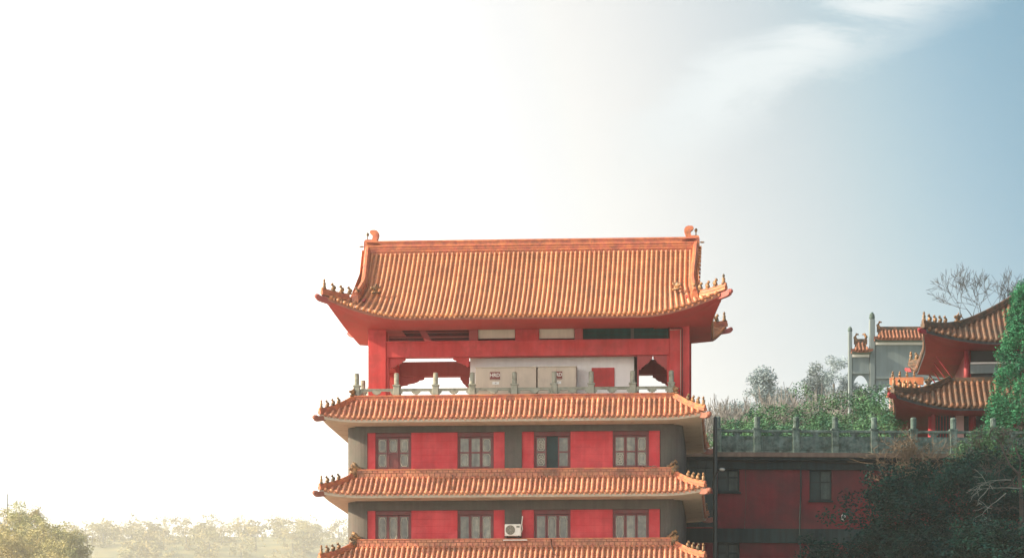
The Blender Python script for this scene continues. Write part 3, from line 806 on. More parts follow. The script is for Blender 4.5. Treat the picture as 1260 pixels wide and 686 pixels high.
def bal_bay(ax, ay, bx_, by_):
    a, b = Vector((ax, ay, 0)), Vector((bx_, by_, 0)); d = (b - a).normalized(); L = (b - a).length; nn = Vector((-d.y, d.x, 0))
    def obox(mb, s0, s1, w, z0, z1):
        P = [a + d * s0 - nn * w, a + d * s1 - nn * w, a + d * s1 + nn * w, a + d * s0 + nn * w]
        mb.loft([[(p.x, p.y, z) for p in P] for z in (z0, z1)], True)
    mb = MB(); obox(mb, .125, L - .125, .055, zr0 + .03, zr1); obox(mb, .125, L - .125, .075, zr1 - .002, zr1 + .02); mb.build('rail', M['stone'], bal)
    mb = MB(); s = L / 2
    for (hw, z0, z1) in ((.17, zr0 - .03, zr0 + .03), (.12, zr0 - .075, zr0 - .03), (.05, zr0 - .10, zr0 - .075)): obox(mb, s - hw, s + hw, .05, z0, z1)
    mb.build('cloud_support', M['stone'], bal)
    for s0 in (.12, L - .12):
        mb = MB(); q = 1 if s0 < 1 else -1; e = s0 + q * .11
        obox(mb, min(s0, e), max(s0, e), .05, zr0 - .05, zr0 + .03); e = s0 + q * .06; obox(mb, min(s0, e), max(s0, e), .049, zr0 - .09, zr0 - .05)
        mb.build('cloud_support', M['stone'], bal)
for a, b in zip(bxs, bxs[1:]): bal_bay(a, YBAL, b, YBAL)
for x in (bxs[0], bxs[-1]):
    for k in range(4): bal_bay(x, YBAL + k * 2, x, YBAL + k * 2 + 2)

# ------------------------------------------------------------------ beige cabinets with signs
def world_of(x, y, z): return T.o + T.ex * x + T.ey * y + Vector((0, 0, z))
def tthing(name, x, y, z, **tags): return empty(name, world_of(x, y, z), TH, **tags)
def text_mesh(s, size):
    c = bpy.data.curves.new('lettering', 'FONT'); c.body = s; c.size = size; c.align_x = 'CENTER'; c.align_y = 'CENTER'; c.extrude = .004; c.offset = .006
    o = bpy.data.objects.new('tmp_text', c); COL.objects.link(o); bpy.context.view_layer.update()
    me = bpy.data.meshes.new_from_object(o); bpy.data.objects.remove(o); me.name = 'lettering'
    me.transform(Matrix.Rotation(R(90), 4, 'X')); me.materials.clear(); me.materials.append(M['acwhite']); return me
YC = 1.05
for i, (p0, p1, s0, txt, lab) in enumerate(((585.5, 660, 603, 'HRD', 'long beige cabinet with its maroon plate in full view, left of the pair'),
                                       (661.5, 709, 679.5, 'HRD', 'shorter beige cabinet, right of the pair, maroon plate half hidden by a post'))):
    yv = PF - .0 + .1
    xa, xb = T.X(p0, yv, 465), T.X(p1, yv, 465); w = xb - xa; h = T.Z(451.5, yv, 650) - zfl
    c = tthing('cabinet', (xa + xb) / 2, yv, zfl, label=lab, category='cabinet', group='beige cabinets on the tower terrace')
    MB().box(-w / 2, w / 2, .01, .58, 0.02, h, .012).build('casing', M['beige'], c)
    nd = 3 if i == 0 else 2
    for k in range(nd):
        a = -w / 2 + w * k / nd
        MB().box(a + .012, a + w / nd - .012, -.008, .012, .06, h - .05, .005).build('door', M['beige'], c)
    MB().box(-w / 2 - .02, w / 2 + .02, -.02, .60, h, h + .025).build('top', M['beige'], c)
    sx = T.X(s0 + 6, yv, 465) - (xa + xb) / 2; sz = T.Z(462, yv, 620) - zfl
    sg = MB().box(-.20, .20, -.022, -.009, -.15, .15).build('sign_plate', M['signred'], c); sg.location = (sx, 0, sz)
    l = link('lettering', text_mesh(txt, .19), sg, (0, -.026, .02))
    MB().box(-.19, .19, -.025, -.0225, -.125, -.115).build('rule_line', M['beige'], sg)
    lb = MB().box(-.13, .13, -.018, -.009, -.05, .05).build('paper_label', M['bright'], c); lb.location = (sx + .03, 0, sz - .28)
    MB().box(-.03, .03, -.021, -.0185, -.008, .012).build('printed_mark', M['grey'], lb)

# air conditioner on the pier
xa, xb = T.X(621, -.35, 650), T.X(641, -.35, 650); z0, z1 = T.Z(658.5, -.35), T.Z(644, -.35); w, h = xb - xa, z1 - z0
ac = tthing('air_conditioner', (xa + xb) / 2, -.35, z0, label='white outdoor air conditioner unit with a round fan grille on the grey middle pier', category='air conditioner')
MB().box(-w / 2, w / 2, 0, .26, 0, h, .015).build('casing', M['acwhite'], ac)
fx, fz, fr = -w * .15, h * .5, h * .40
g2 = MB(); g2.loft([[(fx + fr * math.cos(2 * math.pi * k / 20), y, fz + fr * math.sin(2 * math.pi * k / 20)) for k in range(20)] for y in (-.006, .004)], True); g2.build('fan_recess', M['acdark'], ac)
g3 = MB()
for rr in (.25, .5, .75, 1.0):
    P = [(fx + fr * rr * math.cos(2 * math.pi * k / 20), -.012, fz + fr * rr * math.sin(2 * math.pi * k / 20)) for k in range(21)]; g3.tube(P, .004, 4)
for k in range(8): a = math.pi * k / 4; g3.tube([(fx, -.012, fz), (fx + fr * math.cos(a), -.012, fz + fr * math.sin(a))], .004, 4)
g3.build('fan_grille', M['lattice'], ac)
MB().box(w * .22, w * .42, -.006, .004, h * .70, h * .84).build('badge', M['acdark'], ac)
hp = MB(); hp.tube([(w / 2 + .01, .1, h * .3), (w / 2 + .05, .1, h * .6), (w / 2 + .02, .14, h * 1.0), (w / 2 + .05, .22, h * 1.7)], .02, 6); hp.build('hose', M['acwhite'], ac)
bk = MB()
for q in (-1, 1): bk.box(q * w * .35 - .02, q * w * .35 + .02, 0, .34, -.05, -.002); bk.box(q * w * .35 - .02, q * w * .35 + .02, .28, .34, -.16, -.05)
bk.build('bracket', M['black'], ac)
sh = tthing('ledge_board', T.X(634, -.2, 664), -.14, T.Z(664.5, -.2), label='thin white board lying on the ridge below the air conditioner', category='board')
b_ = MB().box(-.47, .47, -.12, .10, 0, .045, .008); b_.build('board', M['acwhite'], sh)
rg = MB(); xx = T.X(799, -.14, 575)
rp = []
for j in range(5):
    rp.append([(-.28 + i * .07, -.06 + j * .04, .02 + .03 * abs(mnoise.noise(Vector((i * .9, j * .9, 1))))) for i in range(9)])
rp2 = [[(x, y, z + .012) for x, y, z in r_] for r_ in rp]
rg.grid(rp); rg.grid(rp2)
rgo = rg.build('plastic_scrap', M['bright'], label='crumpled white scrap lying on the tiled ridge below the rightmost upper window', category='litter')
rgo.location = world_of(xx, -.14, top3 - .0); rgo.rotation_euler = (0, 0, TH)

# ------------------------------------------------------------------ the annex building with its terrace wall
TA = R(3.2)
pA = W(880, 557, 127.5)
A = Frame(pA.x, pA.y, TA)
annex = empty('annex_building', (A.o.x, A.o.y, 0), TA, label='long dark red building with a grey band and small windows right of the tower', category='building')
def AX(px, Y=0, py=600): return A.at(px, py, Y)[0]
def AZ(py, px=960, Y=0): return A.at(px, py, Y)[1]
ax0, ax1 = AX(838), AX(1420)
ztop = AZ(557.5)
wins = [(883, 910, 577.5, 605), (996, 1023.5, 577.5, 615), (883, 910, 667.5, 700), (996, 1023.5, 667.5, 700), (846, 876, 556, 590), (1110, 1137, 578, 612)]
# wall panels in courses, each opening left free: build wall as strips
def strips(z0, z1, openings, m, y=0.0, name='wall'):
    xs = sorted([(AX(a), AX(b)) for a, b in openings]); cur = ax0
    for a, b in xs + [(ax1, ax1)]:
        if a > cur + .01: MB().box(cur, a, y, y + .3, z0, z1).build(name, m, annex)
        cur = b
zb1 = AZ(577.3); zb1w = AZ(604.8); zb1x = AZ(614.8); zb2t = AZ(650); zb2b = AZ(667.3); zw2 = AZ(700)
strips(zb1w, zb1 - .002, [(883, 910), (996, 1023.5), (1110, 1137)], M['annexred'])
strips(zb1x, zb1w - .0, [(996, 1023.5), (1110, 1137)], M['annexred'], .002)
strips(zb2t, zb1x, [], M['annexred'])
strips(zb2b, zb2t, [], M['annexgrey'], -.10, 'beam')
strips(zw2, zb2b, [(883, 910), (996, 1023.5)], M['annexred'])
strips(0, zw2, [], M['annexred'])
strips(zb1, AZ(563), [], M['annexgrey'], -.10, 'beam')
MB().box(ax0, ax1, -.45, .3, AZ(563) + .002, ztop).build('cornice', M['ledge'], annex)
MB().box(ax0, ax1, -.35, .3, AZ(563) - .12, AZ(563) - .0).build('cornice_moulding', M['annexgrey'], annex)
MB().box(ax0, ax1, .9, 9.0, 0, ztop - .01).build('rear_block', M['annexgrey'], annex)
for a, b, py0, py1 in wins:
    if a == 846: continue
    x0_, x1_, z1_, z0_ = AX(a), AX(b), AZ(py0), AZ(py1)
    fr_ = MB(); e = .07
    fr_.box(x0_, x0_ + e, .10, .2, z0_, z1_); fr_.box(x1_ - e, x1_, .10, .2, z0_, z1_); fr_.box(x0_ + e, x1_ - e, .10, .2, z1_ - e, z1_); fr_.box(x0_ + e, x1_ - e, .10, .2, z0_, z0_ + e)
    fr_.box((x0_ + x1_) / 2 - .03, (x0_ + x1_) / 2 + .03, .11, .19, z0_ + e, z1_ - e); fr_.box(x0_ + e, x1_ - e, .11, .19, (z0_ + z1_) / 2 + .12, (z0_ + z1_) / 2 + .17)
    w_ = fr_.build('window', M['annexgrey'], annex)
    for k in range(2):
        a_ = x0_ + e + k * (x1_ - x0_ - e) / 2
        MB().box(a_, a_ + (x1_ - x0_) / 2 - e, .145, .155, z0_ + e, z1_ - e).build('pane', M['glassdark'] if (k == 0) else M['annexglass'], w_)
    MB().box(x0_ - .05, x1_ + .05, -.08, .1, z0_ - .07, z0_ - .003).build('sill', M['annexgrey'], w_)
# glazed link between tower and annex
lk = AX(838), AX(878)
for (py0, py1) in ((552, 600), (607, 648)):
    MB().box(lk[0], lk[1], -.18, -.102, AZ(py1, 860), AZ(py0, 860)).build('dark_glazing', M['glassdark'], annex)
    for k in range(5):
        x_ = lk[0] + (lk[1] - lk[0]) * k / 4
        MB().box(x_ - .03, x_ + .03, -.22, -.18, AZ(py1, 860), AZ(py0, 860)).build('mullion', M['annexgrey'], annex)
    MB().box(lk[0], lk[1], -.23, -.18, AZ((py0 + py1) / 2, 860), AZ((py0 + py1) / 2, 860) + .07).build('transom', M['annexgrey'], annex)
# its own balustrade
bal2 = empty('terrace_balustrade', (A.o.x, A.o.y, 0), TA, label='weathered grey stone balustrade along the top of the dark red annex', category='balustrade')
pm2 = post_mesh(1.52, .30, M['stone_dark'], .12)
# taller square shaft under a short cap
mb = MB(); mb.box(-.15, .15, -.15, .15, 0, 1.0, .012); mb.box(-.175, .175, -.175, .175, 1.0, 1.06); mb.lathe([(.12, 1.06), (.13, 1.10), (.125, 1.45), (.135, 1.47), (.12, 1.54), (.05, 1.56)], n=10)
pm2 = mb.mesh('post', M['stone_dark'])
YB_ = -.12; pxs = [883, 931.5, 979.5, 1027.5, 1075.5, 1124, 1173, 1222, 1271, 1320, 1369]
xs2 = [A.X(p, YB_, 540) for p in pxs]
for x in xs2: link('post', pm2, bal2, (x, YB_, ztop))
for a, b in zip(xs2, xs2[1:]):
    mb = MB(); mb.box(a + .155, b - .155, YB_ - .09, YB_ + .09, ztop + .88, ztop + .99, .01); mb.build('rail', M['stone_dark'], bal2)
    mb = MB(); mb.box(a + .155, b - .155, YB_ - .05, YB_ + .05, ztop + .12, ztop + .72, .01); mb.box(a + .28, b - .28, YB_ - .065, YB_ - .05, ztop + .22, ztop + .62); mb.build('panel', M['stone_dark'], bal2)
    mb = MB(); mb.box(a + .155, b - .155, YB_ - .08, YB_ + .08, ztop, ztop + .11); mb.build('bottom_rail', M['stone_dark'], bal2)
    mb = MB(); c_ = (a + b) / 2; mb.box(c_ - .2, c_ + .2, YB_ - .05, YB_ + .05, ztop + .80, ztop + .88); mb.box(c_ - .11, c_ + .11, YB_ - .05, YB_ + .05, ztop + .72, ztop + .80); mb.build('cloud_support', M['stone_dark'], bal2)
# steel pole in front of the annex corner with a curved lamp arm
pp = W(880, 686, 121)
pole = empty('lamp_pole', (pp.x, pp.y, 0), 0, label='tall slim grey pole with a curved lamp arm beside the right edge of the tower', category='lamp pole')
zt_ = W(880, 512, 121).z
mb = MB(); mb.lathe([(.12, 0), (.11, 2), (.085, zt_ - .9), (.08, zt_ - .05), (.05, zt_)], n=12); mb.build('shaft', M['pole'], pole, True)
def rel(px, py, D, o): return W(px, py, D) - Vector((o.x, o.y, 0))
mb = MB(); base = Vector((pp.x, pp.y, 0))
mb.tube([W(880, 617, 121) - base, W(877, 600, 120.9) - base, W(878, 590, 120.8) - base, W(882, 581, 120.7) - base, W(888, 576.5, 120.6) - base], [.03, .03, .03, .03, .025], 6); mb.build('lamp_arm', M['pole'], pole, True)
mb = MB(); c_ = W(888.5, 577, 120.6) - base; mb.ell(tuple(c_), (.13, .10, .06), 8, 5); mb.build('lamp_head', M['acwhite'], pole, True)
# cables slung along the cornice and down the wall
for (pts_, r_) in (([(884, 566), (930, 568.5), (985, 567), (1040, 570), (1100, 567.5)], .018), ([(985, 563), (985.5, 600), (984, 640), (985, 690)], .03), ([(917, 576), (918, 610), (916, 650)], .012)):
    k = MB(); k.tube([(AX(x, -.15, y), -.16, AZ(y, x, -.15)) for x, y in pts_], r_, 5); k.build('cable' if r_ < .025 else 'drain_pipe', M['annexgrey'] if r_ > .025 else M['black'], annex)
# small lamp low on the right
mb = MB(); c_ = W(1038, 636, 124)
lp = empty('wall_lamp', (c_.x, c_.y, c_.z), 0, label='small pale lamp head on a bent arm over the dark shrubs', category='lamp')
mb.ell((0, 0, 0), (.10, .10, .15), 8, 6); mb.build('lamp_head', M['bright'], lp, True)
mb = MB(); mb.tube([(.03, 0, .1), (.25, .2, .3), (.5, .8, .25), (.6, 3.2, -.1)], .025, 6); mb.build('lamp_arm', M['pole'], lp, True)

# raised ground behind the annex: the terrace and the hill that climbs from it
A_back = 9.0
tg_ = MB(); rows = []
def hill_r(x, y):
    d = max(0, y - 22); return 14.9 + min(d * .105, 40) * (1 - math.exp(-d / 60)) + 1.2 * mnoise.noise(Vector((x * .02, y * .02, 0)))
for j in range(36):
    y = 17 + j * 9.0; row = []
    for i in range(34):
        x = 8.5 + i * 9.0 + j * .2; z = hill_r(x, y) if y > 24 else ztop - .05
        row.append((x, y, z))
    rows.append(row)
tg_.grid(rows)
rim = [(rows[j][0][0], rows[j][0][1], 0) for j in range(36)]
tg_.grid([rim, [rows[j][0] for j in range(36)]])
tg_.build('terrace_hill', M['hill'], kind='structure', smooth=True)
MB().box(9.0, 90, 14, 30, ztop - 3, ztop - .02).build('terrace', M['paving'], kind='structure')

# ------------------------------------------------------------------ the hall on the right
TH2 = R(-5.0)
HD = 139.0
pH = W(1273, 500, HD + 1.5)
H = Frame(pH.x, pH.y, TH2)
hall = empty('temple_hall', (H.o.x, H.o.y, ztop), TH2, label='two tiered temple hall with upturned eaves and deep red soffits beside the ivy tree', category='temple')
def HX(px, Y, py=480): return H.at(px, py, Y)[0]
def HZ(py, Y, px=1200): return H.at(px, py, Y)[1] - ztop
prL = lambda d: .42 * d + .055 * d * d
prU = lambda d: .42 * d + .034 * d * d
hyL, hyU = -1.5, -.6
depthH = 13.5
xl_ = HX(1101, hyL, 485); rL_h = -xl_ - .1
lowr = Roof(0, rL_h, hyL, depthH, HZ(500, hyL), prL, 2.6, 2.6, 2.6, .68, 3.2, .22, dl=3.0)
hall_low_z = HZ(500, hyL)
def hall_roof(rr, soff_d, name, soffcol, board):
    e = MB(); d = rr.dfull; x0, x1, y0, y1 = rr.cx - rr.hx + d, rr.cx + rr.hx - d, rr.y0 + d, rr.y1 - d; z = rr.ze + rr.prof(d)
    for (a, b, c, dd) in ((x0, x1, y0, y0 + .2), (x0, x1, y1 - .2, y1), (x0, x0 + .2, y0 + .2, y1 - .2), (x1 - .2, x1, y0 + .2, y1 - .2)):
        if b > a and dd > c: e.box(a, b, c, dd, z - .1, z + .25)
    o = e.build(name, M['hallridge'], hall)
    roof_deck(rr, o, M['hallpan'], board, soffcol, ('front', 'back', 'left', 'right'), th=.20, soff_d=soff_d, soff_z=0.0, nu=60)
    tile_rows(rr, 'front', o, M['halltile'], .27, True, nseg=8, r0=.095, seg=.34)
    tile_rows(rr, 'left', o, M['halltile'], .27, False, r0=.095)
    for sx in (-1, 1):
        for f_ in (True, False): hip(rr, sx, f_, o, M['hallridge'], nb=5, beam=M['hallred'], h=.32, w=.12, dend=rr.tg, hb=1.35)
    return o
hall_roof(lowr, 2.2, 'lower_roof', M['hallred'], M['halldark'])
rU_h = -HX(1138, hyU, 405) - .1
dU = 6.2
rU_h = min(rU_h, dU + 5)
upr = Roof(0, rU_h, hyU, depthH - 1.0, HZ(419, hyU), prU, min(dU, rU_h - .2), min(dU, rU_h - .2), min(dU, rU_h - .2), .62, 3.4, .22, dl=3.0)
hall_roof(upr, 2.0, 'upper_roof', M['hallred'], M['halldark'])
# walls and columns
bxw = rL_h - 1.7
fy = hyL + 1.7
MB().box(-bxw + .25, bxw - .25, fy + .25, depthH - 2, -.5, hall_low_z - .1).build('wall', M['halldark'], hall)
for i in range(6):
    x = -bxw + i * (2 * bxw) / 5
    MB().lathe([(.19, -.5), (.17, hall_low_z - .22)], (x, fy + .15, 0), 12).build('column', M['hallred'], hall, True)
for (a, b, m_) in ((1146, 1151, 'hallred'), (1176, 1186, 'hallpink')):
    MB().box(HX(a, fy), HX(b, fy), fy - .02, fy + .1, -.5, HZ(508, fy)).build('wall_panel', M[m_], hall)
MB().box(-bxw, bxw, fy - .05, fy + .25, HZ(507, fy), HZ(503.5, fy)).build('beam', M['hallred'], hall)
for k in range(7):
    a = HX(1153, fy + .2) + k * .14
    MB().box(a, a + .03, fy + .18, fy + .22, -.3, HZ(509, fy)).build('window_bar', M['hallred'], hall)
uxw = -HX(1190, hyU + 2.0); ufy = hyU + 2.0
zu0 = hall_low_z + prL(2.6)
zu1 = upr.ze
MB().box(-uxw + .2, uxw - .2, ufy + .2, depthH - 3, zu0 - .4, zu1).build('wall', M['halldark'], hall)
for i in range(5):
    x = -uxw + i * 2 * uxw / 4
    MB().lathe([(.16, zu0 - .6), (.14, zu1 - .15)], (x, ufy + .1, 0), 12).build('column', M['hallred'], hall, True)
MB().box(-uxw + .16, uxw - .16, ufy - .02, ufy + .18, HZ(459, ufy), HZ(448, ufy)).build('beam', M['paleconc'], hall)
MB().box(-uxw + .16, uxw - .16, ufy - .05, ufy + .16, HZ(447.5, ufy), HZ(445.5, ufy)).build('beam_moulding', M['bright'], hall)
# side gallery of the upper storey with pale struts
for k in range(4):
    y = ufy + 1 + k * 2.2
    mb = MB(); mb.tube([(-uxw - .2, y, zu0 - .2), (-uxw - 1.4, y, zu1 - .3)], .035, 6); mb.build('strut', M['hallred'], hall)
mb = MB(); mb.box(-uxw - .05, -uxw + .2, ufy + .3, depthH - 3.2, zu0 - .4, zu1 - .16); mb.build('side_wall', M['hallred'], hall)
# bright orange ridge end of a lower roof behind the hall
q = W(1107, 478, 150)
gh = empty('gate_roof', (q.x, q.y, ztop), R(-5), label='small bright orange tiled gate roof peeping out left of the temple hall', category='gate')
zq = q.z - ztop
MB().box(-.45, 1.2, .3, 2.2, 0, zq + .1).build('wall', M['hallpink'], gh)
rg_ = Roof(.4, 1.0, -.1, 2.6, zq - .1, lambda d: .5 * d + .08 * d * d, 1.0, 1.0, .99, .15, .6, .05)
gm = MB(); gm.box(-.45, 1.25, 1.1, 1.4, zq + .35, zq + .72); gro = gm.build('ridge', M['tile'], gh)
roof_deck(rg_, gro, M['pan'], M['eaveboard'], M['hallred'], ('front', 'back', 'left', 'right'), nu=14)
tile_rows(rg_, 'front', gro, M['tile'], .2, True, nseg=4)
for k in range(4):
    link('roof_beast', BEASTS[0], gro, (-.3 + k * .36, 1.25, zq + .72))

# ------------------------------------------------------------------ the stone archway (paifang)
PD = 172.0
pp = W(1046, 500, PD)
arch = empty('stone_archway', (pp.x, pp.y, ztop), 0, label='pale grey ceremonial archway with small orange roofs standing behind the bushes', category='archway')
SP = F / PD
def PXx(px): return (px - 1046) / SP
def PZz(py): return CZ + (HY - py) / F * PD - ztop
x_main = [PXx(1073), PXx(1073) + 6.8]; x_side = [0, PXx(1073) * 2 + 6.8]
for x in x_main: MB().box(x - .15, x + .15, -.22, .22, -1, PZz(393), .02).build('post', M['paleconc'], arch); MB().lathe([(.12, 0), (.17, .08), (.14, .3), (.05, .42)], (x, 0, PZz(393)), 8).build('post_cap', M['stone_dark'], arch)
for x in x_side: MB().box(x - .10, x + .10, -.18, .18, -1, PZz(408), .02).build('post', M['paleconc'], arch); MB().lathe([(.10, 0), (.14, .06), (.11, .22), (.04, .3)], (x, 0, PZz(408)), 8).build('post_cap', M['stone_dark'], arch)
def arch_bay(x0, x1, top, strip, bot, n):
    zt__, zs_, zb_ = PZz(top), PZz(strip), PZz(bot)
    MB().box(x0, x1, -.22, .22, zs_ - .16, zs_).build('moulding', M['bright'], arch)
    MB().box(x0, x1, -.12, .12, zb_ + .65, zs_ - .16).build('panel', M['paleconc'], arch)
    MB().box(x0, x1, -.2, .2, zb_ + .55, zb_ + .70).build('beam', M['paleconc'], arch)
    P = [(x0, zb_ + .56)] + [(x0 + (x1 - x0) * i / 12, zb_ - .35 + .85 * math.sin(math.pi * i / 12) ** .5) for i in range(13)] + [(x1, zb_ + .56)]
    MB().prism(P[::-1], -.1, .1).build('arch_panel', M['paleconc'], arch)
    # roof
    zr_ = PZz(top); rr = Roof((x0 + x1) / 2, (x1 - x0) / 2 + .12, -.75, .75, zs_ + .12, lambda d: .62 * d + .2 * d * d, .75, .3, .3, .10, .5, .04, dl=.7)
    m_ = MB(); m_.box(x0 + .1, x1 - .1, -.09, .09, rr.ze + rr.prof(.75) - .1, rr.ze + rr.prof(.75) + .20)
    ro = m_.build('roof', M['hallridge'], arch)
    roof_deck(rr, ro, M['hallpan'], M['eaveboard'], M['paleconc'], ('front', 'back', 'left', 'right'), nu=20, th=.12)
    tile_rows(rr, 'front', ro, M['archtile'], .21, True, nseg=4, r0=.07); tile_rows(rr, 'back', ro, M['archtile'], .21, False)
    for sx in (-1, 1):
        xx = (x0 + x1) / 2 + sx * ((x1 - x0) / 2 - .15); zz = rr.ze + rr.prof(.75) + .18
        k = MB(); k.tube([(xx - sx * .1, 0, zz - .1), (xx - sx * .0, 0, zz + .12), (xx - sx * .10, 0, zz + .30), (xx - sx * .24, 0, zz + .28)], [.12, .10, .08, .03], 6); k.build('ridge_finial', M['beast'], ro)
arch_bay(.12, x_main[0] - .18, 410, 436, 472, 5)
arch_bay(x_main[0] + .18, x_main[1] - .18, 403, 421, 478, 20)
arch_bay(x_main[1] + .18, x_side[1] - .12, 410, 436, 472, 5)

# ------------------------------------------------------------------ vegetation
def leaf_mesh(name, clumps, nleaf, size, m, seed, flat=.5):
    """many small leaf faces scattered in clumps: clumps = [(centre, radii, weight)]"""
    rr = random.Random(seed); vs = []; fs = []
    tot = sum(c[2] for c in clumps)
    for c, r, w in clumps:
        for _ in range(max(1, int(nleaf * w / tot))):
            a, b = rr.uniform(0, 2 * math.pi), math.acos(rr.uniform(-1, 1)); q = rr.random() ** .45
            p = Vector((c[0] + r[0] * q * math.sin(b) * math.cos(a), c[1] + r[1] * q * math.sin(b) * math.sin(a), c[2] + r[2] * q * math.cos(b)))
            s = size * rr.uniform(.55, 1.3)
            u = Vector((rr.gauss(0, 1), rr.gauss(0, 1), rr.gauss(0, 1) * flat)).normalized(); v = u.cross(Vector((rr.gauss(0, 1), rr.gauss(0, 1), rr.gauss(0, 1)))).normalized()
            o = len(vs); vs += [p - u * s, p - v * s * .45 + u * s * .1, p + u * s, p + v * s * .45]; fs.append((o, o + 1, o + 2, o + 3))
    me = bpy.data.meshes.new(name); me.from_pydata([tuple(v) for v in vs], [], fs); me.materials.append(m); return me
def clumpy(r, n, cr, seed, base=(0, 0, 0), shell=.55, up=0.0):
    rr = random.Random(seed); out_ = []
    for _ in range(n):
        a, b = rr.uniform(0, 2 * math.pi), math.acos(rr.uniform(-1, 1)); q = shell + (1 - shell) * rr.random()
        k = cr * rr.uniform(.6, 1.3)
        out_.append(((base[0] + r[0] * q * math.sin(b) * math.cos(a), base[1] + r[1] * q * math.sin(b) * math.sin(a), base[2] + r[2] * q * math.cos(b)), (k, k, k * .75), k ** 2))
    return out_
def branches(mb, p, d, L, r, depth, rr, spread=.55, n=3, up=.15, sides=5, tips=None, rmin=.008):
    pts = [p]; q = p.copy(); dd = d.copy(); rad = [r]
    for i in range(4):
        dd = (dd + Vector((rr.gauss(0, .12), rr.gauss(0, .12), rr.gauss(0, .08) + up * .3))).normalized(); q = q + dd * L / 4; pts.append(q.copy()); rad.append(max(rmin, r * (1 - .14 * (i + 1))))
    mb.tube(pts, rad, sides if r > .03 else 3, False)
    if depth <= 0:
        if tips is not None: tips.append(q)
        return
    for k in range(n):
        s = rr.choice((2, 3, 4, 4)) if k else 4; b = pts[s]
        nd = (dd + Vector((rr.gauss(0, spread), rr.gauss(0, spread), rr.gauss(0, spread * .6) + up))).normalized()
        branches(mb, b, nd, L * rr.uniform(.6, .85), max(rmin, rad[s] * .66), depth - 1, rr, spread, n, up, sides, tips, rmin)
def plain_tree(name, base, h, crown, ncl, ccr, nleaf, lsize, m, seed, trunk_r=.2, bark='bark', crown_z=.62, **tags):
    t = empty(name, base, 0, **tags); rr = random.Random(seed)
    mb = MB(); branches(mb, Vector((0, 0, -.5)), Vector((0, 0, 1)), h * .45, trunk_r, 3, rr, .5, 3, .35)
    mb.build('trunk', M[bark], t)
    me = leaf_mesh('crown', clumpy(crown, ncl, ccr, seed, (0, 0, h * crown_z)), nleaf, lsize, m, seed)
    link('crown', me, t)
    return t
# ivy covered tree at the right edge
b0 = W(1262, 560, 129)
ivy = empty('ivy_tree', (b0.x, b0.y, 0), 0, label='tall tree wholly wrapped in bright green ivy at the right edge', category='tree')
mb = MB(); mb.tube([(0, 0, 0), (.1, 0, 8), (0, .1, b0.z + 5)], [.6, .45, .2], 8); mb.build('trunk', M['bark'], ivy)
cl = []; rr = random.Random(8)
prof_iv = [(352, 1262), (372, 1247), (400, 1241), (430, 1230), (455, 1224), (480, 1221), (505, 1216), (530, 1212), (560, 1214), (600, 1220), (650, 1225)]
for i in range(len(prof_iv) - 1):
    (ya, xa_), (yb_, xb_) = prof_iv[i], prof_iv[i + 1]
    for s in range(10):
        f = (s + .5) / 10; py = ya + (yb_ - ya) * f; px = xa_ + (xb_ - xa_) * f
        p0 = W(px, py, 129) - Vector((b0.x, b0.y, 0)); rad_ = max(.3, -p0.x)
        for _ in range(max(6, int(rad_ * 5.5))):
            a = rr.uniform(0, 2 * math.pi); k = rr.uniform(.16, .42); q = rr.uniform(.72, .99) if rr.random() < .8 else rr.uniform(.2, .8)
            cl.append(((math.cos(a) * rad_ * q, math.sin(a) * rad_ * q, p0.z + rr.uniform(-.25, .25)), (k, k, k * .9), k * k))
link('crown', leaf_mesh('crown', cl, 60000, .060, M['leaf_green'], 5), ivy)

# bare tree behind the hall
b0 = W(1207, 402, 178)
zg = hill_r(b0.x, b0.y)
bt = empty('bare_tree', (b0.x, b0.y, zg - .5), 0, label='leafless tree with fine dark twigs rising behind the temple hall roof', category='tree')
hh = b0.z - zg
for (dx, sd_) in ((-1.15, 3), (-.55, 5), (0, 14), (.55, 9), (1.1, 23), (1.6, 12)):
    rr = random.Random(sd_); mb = MB()
    mb.tube([(0, 0, 0), (dx * .25, 0, hh * .6), (dx * .62, 0, hh + .5)], [.20, .12, .06], 6)
    branches(mb, Vector((dx * .62, rr.uniform(-.3, .3), hh + .4)), Vector((dx * .42, 0, 1)).normalized(), 1.3, .050, 4, rr, .55, 3, .12, 3, None, .0105)
    mb.build('limb', M['bark'], bt, fix=False)

# bushes behind the annex balustrade
bushes = [(915, 509, 150, 1.9, 1.3), (950, 496, 152, 2.2, 1.6), (985, 484, 154, 2.3, 2.0), (1022, 482, 150, 2.0, 2.2), (1058, 478, 146, 2.0, 2.1), (1088, 484, 143, 1.5, 2.0), (1005, 515, 141, 2.2, 1.3), (945, 522, 140, 1.9, 1.0), (1070, 516, 140, 2.0, 1.3)]
blabs = ['low green bush behind the balustrade at the left end of the row', 'rounded green bush behind the second and third balustrade posts', 'tall loose green bush under the two hazy grey trees',
         'largest green bush, just left of the archway side post', 'dark green bush in front of the archway main post', 'green bush pressed against the red corner of the temple hall',
         'low spreading bush leaning on the balustrade between the third and fourth posts', 'low pale bush leaning on the balustrade near its second post', 'low dark bush leaning on the balustrade at its fifth post']
for i, (px, py, D, rw, rh) in enumerate(bushes):
    c = W(px, py, D); zg = ztop - .1
    t = empty('bush', (c.x, c.y, zg), 0, label=blabs[i], category='bush', group='green bushes behind the annex balustrade')
    mb = MB(); rr = random.Random(50 + i); branches(mb, Vector((0, 0, 0)), Vector((0, 0, 1)), (c.z - zg) * .34, .10, 3, rr, .6, 3, .2); mb.build('stem', M['bark'], t)
    top = c.z - zg; cl = clumpy((rw, rw * .8, rh), 46, .50, 60 + i, (0, 0, top - rh + .25), .35) + clumpy((rw, rw * .8, top * .35), 24, .5, 80 + i, (0, 0, top * .35), .4)
    link('foliage', leaf_mesh('foliage', cl, 9000, .065, M['leaf_bush'], 70 + i), t)
